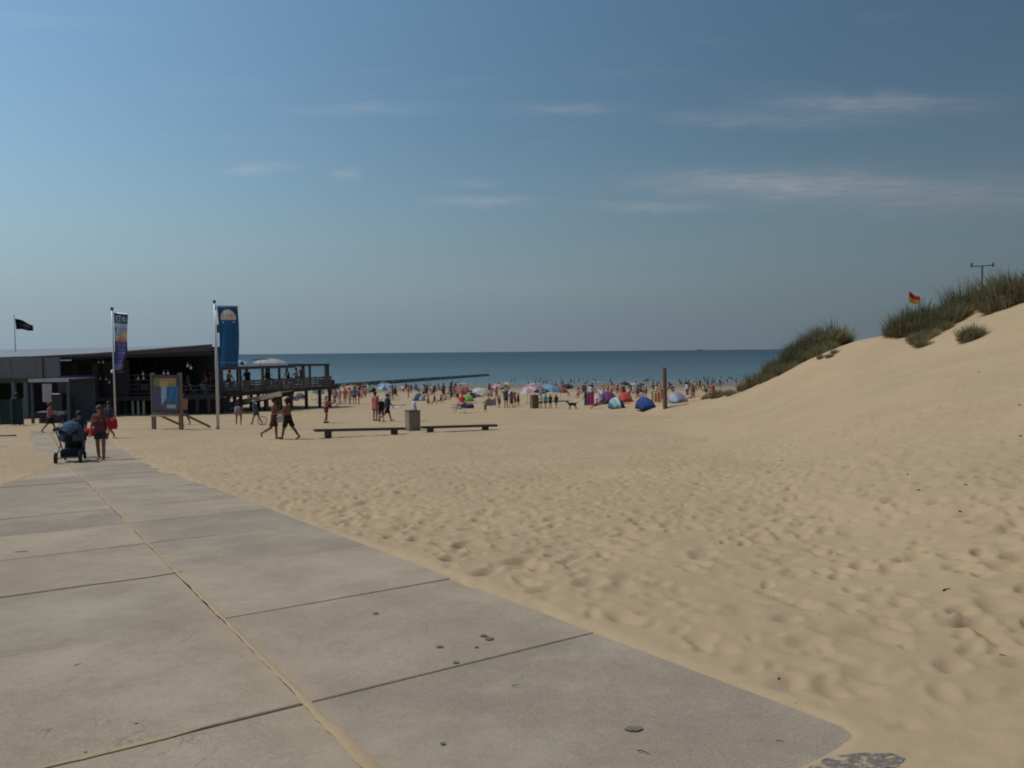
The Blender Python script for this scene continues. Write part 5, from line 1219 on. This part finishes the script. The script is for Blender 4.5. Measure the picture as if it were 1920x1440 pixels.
FP('person in white shirt next to the grey pop-up tent', 795, 748, 28, .8, 'standtee', (214, 214, 216), (50, 54, 62)); FP('woman in rust red near the grey pop-up tent', 766, 746, 24, 1.6, 'standf', (170, 96, 80), (90, 60, 60)); FP('person in charcoal next to the grey pop-up tent', 800, 748, 26, -.8, 'walk', (54, 58, 66), (40, 42, 50))
for i, (u, v, c, nm) in enumerate(((803, 761, (150, 84, 84), 'faded red'), (814, 759, (160, 110, 120), 'dull pink'), (826, 757, (120, 70, 60), 'rust'), (836, 755, (96, 120, 84), 'moss green'), (846, 750, (52, 56, 70), 'charcoal'), (858, 751, (120, 64, 60), 'brick'))):
    FP('sunbather in %s sitting right of the litter bin' % nm, u, v, 17, .7 * i, ('sit', 'sitf', 'sittee')[i % 3], c, c, i % 3)
FP('tall person in brown standing among the sunbathers', 832, 748, 34, .6, 'stand', (120, 80, 70), (110, 60, 56), 2); FP('person in dark grey walking behind the sunbathers', 845, 744, 30, -1.0, 'walk', (70, 74, 82), (50, 52, 60), 1); FP('woman in coral behind the red parasol', 853, 745, 26, 1.0, 'standf', (190, 110, 100), (80, 60, 70))
parasol('red parasol tilted behind the seated person in red', G(868, 757), 1.0, 1.8, [(190, 88, 84), (206, 130, 120)], (.4, .2))
pc = G(866, 776); camp_chair('folding chair under the seated person in red', pc, (86, 74, 100), 2.8); sp_ = pc + Vector((0, 0, .34)); FP('person in red shirt and sun hat seated in a folding chair', 866, 776, 30, 2.8, 'sittee', (196, 58, 54), (196, 190, 206), 1, (190, 84, 70), at=sp_)
camp_chair('empty grey-green folding chair left of the seated person in red', G(853, 774), (96, 122, 120), 2.0); bag('dark purple holdall on the sand right of the seated person in red', G(881, 766), (78, 56, 84), .8, .4, .42, None, 'holdall')
tent('lime green tent behind the seated person in red', G(880, 753), 1.9, 1.3, 1.15, [(136, 196, 84), (150, 206, 100)], .4); parasol('cream parasol right of the lime green tent', G(906, 755), 1.25, 1.55, [(222, 216, 196), (206, 200, 178)], (.35, .25)); FP('person in dark green crouching by the lime green tent', 889, 752, 24, 1.0, 'crouch', (50, 66, 50), (40, 50, 44)); FP('person sitting in slate under the cream parasol', 915, 757, 17, 2.0, 'sit', (90, 96, 110), (70, 74, 90))
FP('small child in dark swimwear alone on the sand', 910, 774, 14, 1.0, 'child', (60, 44, 40), (50, 40, 40), 2); windbreak('low grey windbreak right of the small child', G(912, 763), G(930, 762), .7, [(150, 150, 154), (170, 160, 160)])
FP('brown-skinned child standing left of the yellow hat', 936, 766, 24, -.5, 'child', (120, 70, 56), (96, 52, 44), 2); FP('person in wide yellow hat and grey clothes', 949, 766, 38, .5, 'hat', (92, 98, 116), (70, 74, 92), 1, (214, 196, 110)); FP('woman in maroon right of the yellow hat', 959, 766, 30, -1.0, 'walkf', (126, 54, 66), (104, 44, 54), 1); FP('second woman in maroon, farther from the yellow hat', 966, 763, 27, 1.8, 'dress', (134, 62, 70), (120, 56, 64), 1); FP('thin person in black right of the maroon women', 972, 762, 24, .8, 'stand', (48, 46, 50), (42, 40, 44), 2)
FP('person in orange-brown behind the yellow hat', 931, 752, 26, .4, 'standf', (190, 130, 90), (150, 100, 76)); FP('person in purple-grey behind the cream parasol', 922, 750, 22, 1.6, 'walk', (100, 90, 120), (80, 70, 96))
parasol('pink and white parasol left of the second litter bin', G(989, 757), 1.2, 1.75, [(214, 150, 160), (226, 204, 206)], (.3, -.3)); parasol('raspberry parasol above the second litter bin', G(1004, 756), 1.2, 1.85, [(202, 106, 124), (222, 180, 184)], (.35, .2)); parasol('teal parasol behind the row of four', G(1024, 754), 1.3, 1.75, [(52, 136, 150), (64, 150, 160)], (.3, -.4)); parasol('light blue parasol behind the row of four', G(1037, 754), 1.25, 1.75, [(126, 168, 206), (150, 186, 214)], (.25, .3)); parasol('orange parasol right of the row of four', G(1051, 752), 1.0, 1.5, [(222, 122, 84), (206, 96, 72)], (.35, .2))
def bin2():
    p = G(1002, 767); s = p.y / F_PX; w, h = 14 * s, 25 * s; r = thing('litter_bin', p, 'distant brown litter bin clad in boards beside the row of four', 'bin', rz=.4); MB().box((0, 0, h / 2), (w * .8, w * .8, h)).build('liner', DARKP, r)
    for k in range(4):
        for i in range(4): q = Matrix.Rotation(k * PI / 2, 3, 'Z') @ Vector(((i + .5) / 4 * w * .86 - w * .43, -w * .43, h / 2)); o = MB().box((0, 0, 0), (w * .2, .03, h + .03)).build('slat', M('bin_brown', L(112, 92, 78), .8, 4, .25), r); o.location = q; o.rotation_euler = (0, 0, k * PI / 2)
bin2()
for i, (u, c, b, nm, pos) in enumerate(((1014, (206, 210, 212), (40, 42, 46), 'white', 'first'), (1023, (92, 146, 148), (44, 46, 52), 'teal', 'second'), (1032, (46, 74, 72), (50, 54, 58), 'bottle green', 'third'), (1043, (40, 42, 46), (120, 84, 60), 'black', 'last'))):
    FP('person in %s top, %s of the row of four from the brown bin' % (nm, pos), u, 767, 27, (.1, -.2, .2, -.4)[i], ('standtee', 'walk', 'standtee', 'walk')[i], c, b, 1, 'dark')
def dog():
    p = G(1074, 768); r = .001; A = np.array; pr = []
    add = lambda a, b, ra, rb: pr.append((A(a), A(b), ra, rb, 0, 0))
    add((0, .24, .42), (0, .02, .43), .115, .125); add((0, .02, .43), (0, -.24, .45), .105, .085); add((0, .3, .46), (0, .42, .6), .075, .062); add((0, .43, .62), (0, .47, .63), .075, .068); add((0, .5, .61), (0, .61, .585), .042, .032)
    for s in (-1, 1):
        add((s * .045, .4, .68), (s * .065, .385, .62), .02, .03); add((s * .075, .25, .38), (s * .075, .235, .2), .052, .032); add((s * .075, .235, .2), (s * .075, .25, .03), .028, .024); add((s * .075, .26, .025), (s * .075, .3, .022), .026, .022)
        add((s * .07, -.22, .42), (s * .08, -.15, .27), .075, .045); add((s * .08, -.15, .27), (s * .08, -.29, .16), .036, .025); add((s * .08, -.29, .16), (s * .08, -.27, .03), .024, .022); add((s * .08, -.265, .025), (s * .08, -.225, .022), .026, .022)
    add((0, -.31, .49), (0, -.46, .62), .03, .018)
    v, q, t = sdf_mesh(pr, .018, .03); o = link('dog', np_mesh('dog', v, q, [M('fur_black', (0.012, 0.011, 0.011), .6, 30, .3)])); o.location = p; o.rotation_euler = (0, 0, PI / 2 + .2); o.scale = (1.0, 1.0, 1.0); tag(o, 'black dog on a lead walking right of the row of four', 'dog')
    a = W(1048, 757, p.y); n = 8; b = p + Vector((-.35, -.05, .55)); l = MB().path([a.lerp(b, i / n) - Vector((0, 0, .12 * math.sin(PI * i / n))) for i in range(n + 1)], .008, 5).build('dog_lead', DARKP); tag(l, 'thin dark lead stretched from the row of four to the dog', 'lead')
dog()
FP('person in brown standing right of the orange parasol', 1084, 745, 20, .5, 'stand', (120, 100, 60), (110, 84, 60), 1); FP('person in dark purple left of the magenta windbreak', 1098, 750, 27, 1.2, 'walk', (66, 56, 74), (50, 46, 60), 1); FP('person in white behind the magenta windbreak', 1107, 749, 28, -.5, 'standtee', (214, 212, 214), (120, 100, 130))
windbreak('magenta and grey windbreak right of the dog', G(1096, 763), G(1114, 762), 1.05, [(88, 84, 104), (188, 52, 128), (176, 60, 120)]); tent('cream tent behind the magenta windbreak', G(1122, 760), 1.7, 1.3, 1.05, [(222, 196, 178), (206, 184, 170)], .4); FP('person lying back in black in front of the cream tent', 1118, 768, 10, 1.5, 'sit', (36, 36, 40), (32, 32, 36), 1); FP('person in black sitting right of the cream tent', 1131, 760, 20, .6, 'sit', (40, 38, 42), (40, 38, 42), 2)
tent('purple patterned tent behind the white and navy tent', G(1143, 757), 2.6, 1.7, 1.35, [(112, 84, 152), (150, 52, 112), (96, 76, 140)], .3)
tent('white, teal and navy tent in front of the crowd', G(1158, 767), 1.9, 1.5, 1.15, [(96, 124, 132), (150, 190, 192), (214, 222, 222), (40, 54, 96), (44, 60, 104)], .25); FP('person with dark hair sitting at the orange-red tent', 1168, 753, 28, .5, 'sitf', (150, 66, 50), (110, 60, 50), 1, 'dark')
tent('orange-red tent behind the white and navy tent', G(1174, 755), 2.0, 1.4, 1.15, [(206, 92, 66), (214, 76, 60), (206, 110, 84)], .15); tent('royal blue tent nearest the timber post', G(1213, 767), 2.1, 1.5, 1.1, [(52, 70, 150), (62, 84, 170), (46, 62, 140)], .3)
FP('person in pale pink kneeling behind the royal blue tent', 1211, 757, 26, 1.2, 'crouch', (214, 180, 178), (160, 150, 180)); FP('woman in cream behind the royal blue tent', 1206, 746, 26, .8, 'standf', (206, 190, 170), (90, 90, 110), 0, 'dark'); windbreak('orange and tan windbreak left of the timber post', G(1222, 757), G(1240, 756), .8, [(214, 190, 140), (206, 140, 80), (196, 130, 90)]); FP('person in red beside the timber post', 1241, 757, 24, .5, 'walkf', (206, 120, 120), (190, 110, 120))
FP('person in slate walking left of the royal blue tent', 1196, 748, 26, 1.5, 'walk', (60, 76, 90), (50, 60, 76), 1); towel('orange towel in front of the orange-red tent', G(1183, 757), (206, 130, 84), .8)
tent('pale grey tent right of the timber post', G(1274, 755), 2.0, 1.4, 1.0, [(176, 184, 196), (160, 150, 176), (190, 196, 204)], .3); FP('person in black right of the timber post', 1289, 741, 22, .6, 'stand', (36, 36, 42), (36, 36, 42), 2); FP('person in dark clothes sitting between the post and the pale grey tent', 1261, 750, 16, 1.1, 'sit', (40, 50, 60), (40, 44, 56), 1); FP('sunbather in dull rose near the dune foot', 1297, 753, 10, 1.4, 'sit', (176, 130, 124), (160, 120, 120), 1); FP('person in grey-green walking toward the water near the dune foot', 1299, 746, 22, .2, 'walk', (110, 116, 96), (90, 96, 84), 1)
# people and shades too far off to tell apart one by one
rc = random.Random(21)
pal = [('white', (214, 214, 214)), ('red', (180, 70, 66)), ('blue', (76, 104, 160)), ('black', (40, 40, 46)), ('pink', (206, 140, 156)), ('yellow', (206, 186, 110)), ('green', (90, 130, 90)), ('orange', (206, 130, 86)), ('teal', (70, 140, 146))]
for i in range(120):
    u = rc.choice([rc.uniform(620, 700), rc.uniform(740, 960), rc.uniform(960, 1340), rc.uniform(1060, 1340)]); v = rc.uniform(733, 747); nm, c = rc.choice(pal); kd = rc.choice(['sit', 'sitf', 'sittee', 'sit', 'sitf', 'standf', 'walk', 'stand', 'standtee', 'crouch'])
    post = {'s': 'sitting', 'c': 'crouching'}.get(kd[0] if kd.startswith('sit') or kd == 'crouch' else 'x', 'standing')
    FP('beachgoer in %s %s in the distant crowd' % (nm, post), u, v, 18, rc.uniform(0, 6.3), kd, c, rc.choice(pal)[1], rc.randrange(3), rc.choice(['dark', 'brown', 'blond']), 'distant crowd on the sand', )
for i in range(13):
    u = rc.uniform(680, 1200); p = G(u, rc.uniform(735, 746)); nm, c = rc.choice(pal)
    if i % 3: parasol('small %s parasol far off in the crowd' % nm, p, .95, 1.7, [c, tuple(min(230, q + 40) for q in c)], (rc.uniform(0, .4), rc.uniform(-.4, .4)), 8, 'far parasols')
    else: tent('small %s beach tent far off in the crowd' % nm, p, 2.0, 1.4, 1.1, [c, tuple(min(230, q + 30) for q in c)], rc.uniform(0, 6), 'far tents')
for i in range(130):
    u = rc.choice([rc.uniform(830, 1400), rc.uniform(960, 1250), rc.uniform(1270, 1400)]); y = rc.uniform(158, 240) if i % 4 else rc.uniform(140, 165); x = W(u, 720, y).x; zg = surf(x, y) if y < 230 else SEA_Z - 1.1; wet = zg < SEA_Z
    p = Vector((x, y, max(zg, SEA_Z - 1.15))); nm, c = rc.choice(pal[1:4] + pal[:1]); kd = rc.choice(['stand', 'standf', 'armup', 'walk', 'child', 'stand'])
    dk = rc.random() < .55; nm = 'dark' if dk else nm; post = {'armup': 'with an arm raised', 'walk': 'walking', 'child': 'small as a child'}.get(kd, 'standing')
    FP(('bather in %s swimwear %s in the shallow sea' if wet else 'walker in %s swimwear %s at the edge of the sea') % (nm, post), 0, 0, 1700 * F_PX / 1440 / y if kd != 'child' else 1000 / y, rc.uniform(0, 6.3), kd, (60, 64, 84) if dk else c, (40, 44, 60) if dk else c, rc.randrange(3), 'dark', 'bathers in the sea' if wet else 'walkers at the waterline', at=p)

# ------------------------------------------------------------------ marram grass on the dune
def grass_mat(name, a, b):
    m, nt, bs = new_mat(name); g = nd(nt, 'ShaderNodeNewGeometry'); oi = nd(nt, 'ShaderNodeObjectInfo')
    z = nd(nt, 'ShaderNodeTexNoise', {'Vector': nd(nt, 'ShaderNodeTexCoord').outputs['Object'], 'Scale': 7.0, 'Detail': 4.0}).outputs[0]
    c = ramp(nt, mt(nt, 'ADD', z, mt(nt, 'MULTIPLY_ADD', oi.outputs['Random'], .3, -.15)), [(.3, a), (.7, b)]); nt.links.new(c, bs.inputs['Base Color']); bs.inputs['Roughness'].default_value = .6; bs.inputs['Specular IOR Level'].default_value = .25
    tr = nd(nt, 'ShaderNodeBsdfTranslucent', {0: c}); mx = nd(nt, 'ShaderNodeMixShader', {0: .42, 1: bs.outputs[0], 2: tr.outputs[0]}); nt.links.new(mx.outputs[0], nt.nodes['Material Output'].inputs[0]); return m
GR = [grass_mat('marram_green', (0.115, 0.120, 0.055), (0.215, 0.205, 0.10)), grass_mat('marram_straw', (0.24, 0.185, 0.10), (0.37, 0.29, 0.16)), grass_mat('marram_dead', (0.10, 0.060, 0.036), (0.17, 0.105, 0.062))]
def tussock(seed, n, hgt, rad, dry=.2):
    r = random.Random(seed); mb = MB(); root = MB()
    for i in range(n):
        t = r.uniform(0, 2 * PI); q = rad * math.sqrt(r.random()); bx_, by_ = q * math.cos(t), q * math.sin(t); h = hgt * r.uniform(.55, 1.15) * (1.08 - .35 * q / rad); out = r.uniform(.12, .6) * h * (.35 + q / rad); ta = t + r.uniform(-.7, .7); w = r.uniform(.007, .014)
        lx, ly = math.cos(ta) * out + .10 * h, math.sin(ta) * out; sx, sy = -math.sin(ta) * w, math.cos(ta) * w; dr = h * r.uniform(.0, .25); m = 1 if r.random() < dry else (2 if r.random() < .16 else 0); o = len(mb.v)
        for k, (f_, ww) in enumerate(((0, 1), (.4, .9), (.75, .6), (1, .1))):
            x = bx_ + lx * f_ ** 1.7; y = by_ + ly * f_ ** 1.7; z = h * f_ - dr * f_ ** 3 - .05; mb.v += [(x - sx * ww, y - sy * ww, z), (x + sx * ww, y + sy * ww, z)]
        mb.f += [(o, o + 1, o + 3, o + 2), (o + 2, o + 3, o + 5, o + 4), (o + 4, o + 5, o + 7, o + 6)]; mb.m += [m] * 3
    for i in range(n // 2):     # dead litter at the foot
        t = r.uniform(0, 2 * PI); q = rad * r.uniform(.3, 1.15); l = r.uniform(.12, .4); a = r.uniform(0, 2 * PI); b0 = Vector((q * math.cos(t), q * math.sin(t), r.uniform(-.02, .1))); b1 = b0 + Vector((math.cos(a) * l, math.sin(a) * l, r.uniform(-.08, .14))); s = Vector((-math.sin(a), math.cos(a), .3)) * .012; root.add([b0 - s, b0 + s, b1], [(0, 1, 2)])
    e = tag(link('marram_grass', None), None, 'grass', None, 'thing'); mb.build('blades', GR, e); root.build('dead_litter', GR[2], e); return e
PROT = [tussock(1, 560, .95, .5, .25), tussock(2, 440, .8, .5, .42), tussock(3, 600, 1.15, .6, .2), tussock(4, 330, .62, .45, .6)]
usedp = [False] * 4
def plant(kind, x, y, sc, label, group=None):
    o = PROT[kind] if not usedp[kind] else copy_tree(PROT[kind]); usedp[kind] = True
    o.location = (x, y, surf(x, y) - .02); o.rotation_euler = (0, 0, rg.uniform(0, 6.28)); o.scale = (sc, sc, sc * rg.uniform(.85, 1.15)); o['label'] = label
    if group: o['group'] = group
    elif 'group' in o: del o['group']
rg = random.Random(77)
def belt(pts, n, depth, kinds, sc, label, group):
    for i in range(n):
        t = (i + rg.uniform(0, 1)) / n * (len(pts) - 1); k = min(int(t), len(pts) - 2); f_ = t - k
        (u0, v0, d0), (u1, v1, d1) = pts[k], pts[k + 1]; p = W(u0 + (u1 - u0) * f_, v0 + (v1 - v0) * f_, d0 + (d1 - d0) * f_); q = depth * rg.random() ** 1.2; r = (p.y + q) / p.y
        plant(rg.choice(kinds), p.x * r + rg.uniform(-.3, .3), p.y * r, sc * rg.uniform(.55, 1.3), label, group)
belt([(1418, 726, 47), (1450, 716, 46), (1490, 690, 44.8), (1530, 672, 43), (1560, 655, 42)], 28, 3.4, (0, 1, 1, 0, 1), .9, 'dense green marram grass tussock in the belt on the lower dune shoulder', 'marram belt on the lower shoulder')
belt([(1480, 690, 45.5), (1515, 664, 45), (1540, 650, 45), (1562, 644, 45)], 18, 3.0, (2, 2, 0), 1.35, 'tall marram grass tussock on top of the lower dune shoulder', 'marram on top of the shoulder')
belt([(1425, 728, 45.5), (1455, 716, 44.5), (1480, 706, 43.5), (1500, 690, 43)], 10, .8, (1, 3, 1), .7, 'brownish marram tussock spilling onto the sand below the shoulder belt', 'marram below the shoulder belt')
belt([(1318, 751, 51), (1350, 744, 49.5), (1385, 736, 48), (1420, 726, 46.8)], 14, 1.6, (3, 3, 3), .8, 'sparse straw-coloured marram tussock at the seaward foot of the dune', 'sparse marram at the dune foot')
belt([(1688, 631, 38), (1720, 628, 37), (1750, 622, 36.2), (1785, 612, 35.5), (1800, 604, 35.5)], 24, 3.0, (1, 0, 3, 2, 1), 1.12, 'mixed green and dry marram tussock at the left of the high dune crest', 'marram at the left of the high crest')
belt([(1780, 590, 38.5), (1810, 585, 38), (1840, 580, 37.5)], 16, 2.5, (1, 3, 1, 0), 1.05, 'low yellowish marram tussock behind the notch in the high crest', 'marram behind the notch')
belt([(1856, 586, 32.6), (1885, 578, 32), (1925, 568, 31.5), (2010, 555, 29.5)], 24, 3.2, (1, 0, 2, 1), 1.3, 'big marram tussock in the bushy clump at the right edge of the dune', 'marram clump at the right edge')
for (u, v) in ((1718, 640), (1726, 646), (1735, 640), (1730, 651), (1748, 634), (1768, 622)): p = G(u, v); plant(rg.choice((3, 1)), p.x, p.y, rg.uniform(.8, 1.1), 'marram tuft hanging down the sand below the high crest', 'tufts below the crest')
for (u, v, s) in ((1818, 638, .85), (1824, 636, .7)): p = G(u, v); plant(1 if s > .8 else 0, p.x, p.y, s, 'lone marram tuft on the bare sand face of the high dune', 'lone tuft on the sand face')
for (u, v) in ((1540, 672), (1556, 670), (1566, 662), (1602, 638), (1610, 637), (1690, 630)): p = G(u, v); plant(3, p.x, p.y, .5, 'small dry marram tuft at the edge of the bare dune sand', 'small tufts at the sand edge')

# ------------------------------------------------------------------ litter of the tide: stones, twigs, stains
rd = random.Random(12)
def pebble(u, v, px, label='small dark lump of driftwood or stone lying on the dune sand', group='dark lumps on the dune'):
    p = G(u, v); s = px * p.y / F_PX / 2; mb = MB().ball((0, 0, 0), s, 8, 6, sc=(1, .7, .55)); mb.v = [tuple(c * (1 + .3 * rd.uniform(-1, 1)) for c in q) for q in mb.v]
    o = mb.build('stone', M('stone_dark', L(70, 56, 44), .9, 20, .3), None, True); o.location = p + Vector((0, 0, s * .35)); o.rotation_euler = (0, 0, rd.uniform(0, 6)); tag(o, label, 'stone', group)
for (u, v, px) in ((1703, 897, 8), (1722, 930, 8), (1810, 920, 7), (1800, 971, 7), (1735, 955, 4), (1876, 881, 6), (1914, 822, 7), (1466, 867, 5), (1912, 763, 6), (1385, 962, 4), (1360, 858, 3), (1270, 828, 3), (1804, 873, 4), (1547, 843, 4), (1662, 855, 4), (1590, 853, 3), (1860, 926, 3), (1835, 700, 4), (1909, 728, 4)): pebble(u, v, px)
pebble(1120, 1188, 9, 'round brown pebble lying on the end of a slab joint', 'none'); bpy.data.objects['stone.019' if 'stone.019' in bpy.data.objects else 'stone'].pop('group', None)
for (u, v, px) in ((960, 1078, 4), (880, 1040, 4), (1246, 1165, 5), (1536, 1162, 7), (1460, 1278, 9), (1440, 1272, 6), (1330, 1248, 7), (1318, 1240, 6), (1345, 1252, 6), (1310, 1246, 5)): pebble(u, v, px, 'dark bit of grit on the sand along the edge of the slabs', 'grit along the slabs')
def twig(u, v, px, a, label, mat=None):
    p = G(u, v, 1.5); s = px * p.y / F_PX; pts = [Vector((s * (t - .5) * math.cos(a), s * (t - .5) * math.sin(a) + s * .12 * math.sin(5 * t), s * .05 + .004)) for t in (0, .25, .5, .75, 1)]; mb = MB()
    for i in range(4): mb.tube(pts[i], pts[i + 1], s * (.05 - .008 * i), s * (.042 - .008 * i), 6)
    o = mb.build('twig', M('twig_brown', L(74, 62, 48), .9, 20, .3)); o.location = p; tag(o, label, 'twig')
twig(1888, 1240, 26, -.7, 'dark slanting twig half buried in the sand at the right edge'); twig(1745, 1222, 16, .1, 'short twig lying in the rough sand left of the slanting twig'); twig(1780, 1112, 34, .4, 'thin pale stalk on the footprinted sand at right'); twig(1638, 1330, 14, .2, 'short dark twig on the sand beyond the slab corner'); twig(1208, 1413, 26, -.4, 'curled dark twig on the nearest slab'); twig(1462, 1395, 16, .0, 'small flat twig on the nearest slab close to its sandy corner'); twig(147, 1247, 14, .9, 'tiny curled stalk on the left slab'); twig(967, 1285, 18, .6, 'pale curled stalk beyond the slab joint'); twig(1895, 1268, 20, .3, 'thin stalk below the slanting twig at the right edge')
def stain(u, v, wpx, hpx, sl):
    p = G(u, v, 1.5); sx, sy = wpx * p.y / F_PX / 2, hpx * p.y / F_PX / 2 / max(.08, (CAM_Z - p.z) / p.y); mb = MB(); n = 22; rr = random.Random(u); ring = []
    for i in range(n): t = 2 * PI * i / n; q = 1 + rr.uniform(-.14, .14); x, y = p.x + sx * q * math.cos(t), p.y + sy * q * math.sin(t); ring.append((x, y, gz(x, y) + .0055))
    mb.add([(p.x, p.y, gz(p.x, p.y) + .006)] + ring, [(0, 1 + i, 1 + (i + 1) % n) for i in range(n)]); o = mb.build('tar_spot', M('tar_brown', L(112, 100, 84), .8, 30, .3), path_root)
for q in ((1188, 1368, 34, 11, 0), (917, 1195, 17, 7, 0), (906, 1189, 14, 5, 0), (824, 1210, 13, 5, 0), (855, 1240, 12, 4, 0), (893, 1211, 9, 3, 0), (704, 1146, 11, 4, 0), (830, 1394, 11, 5, 0), (40, 1035, 26, 4, 0), (255, 1357, 9, 3, 0), (160, 1411, 8, 3, 0)): stain(*q)
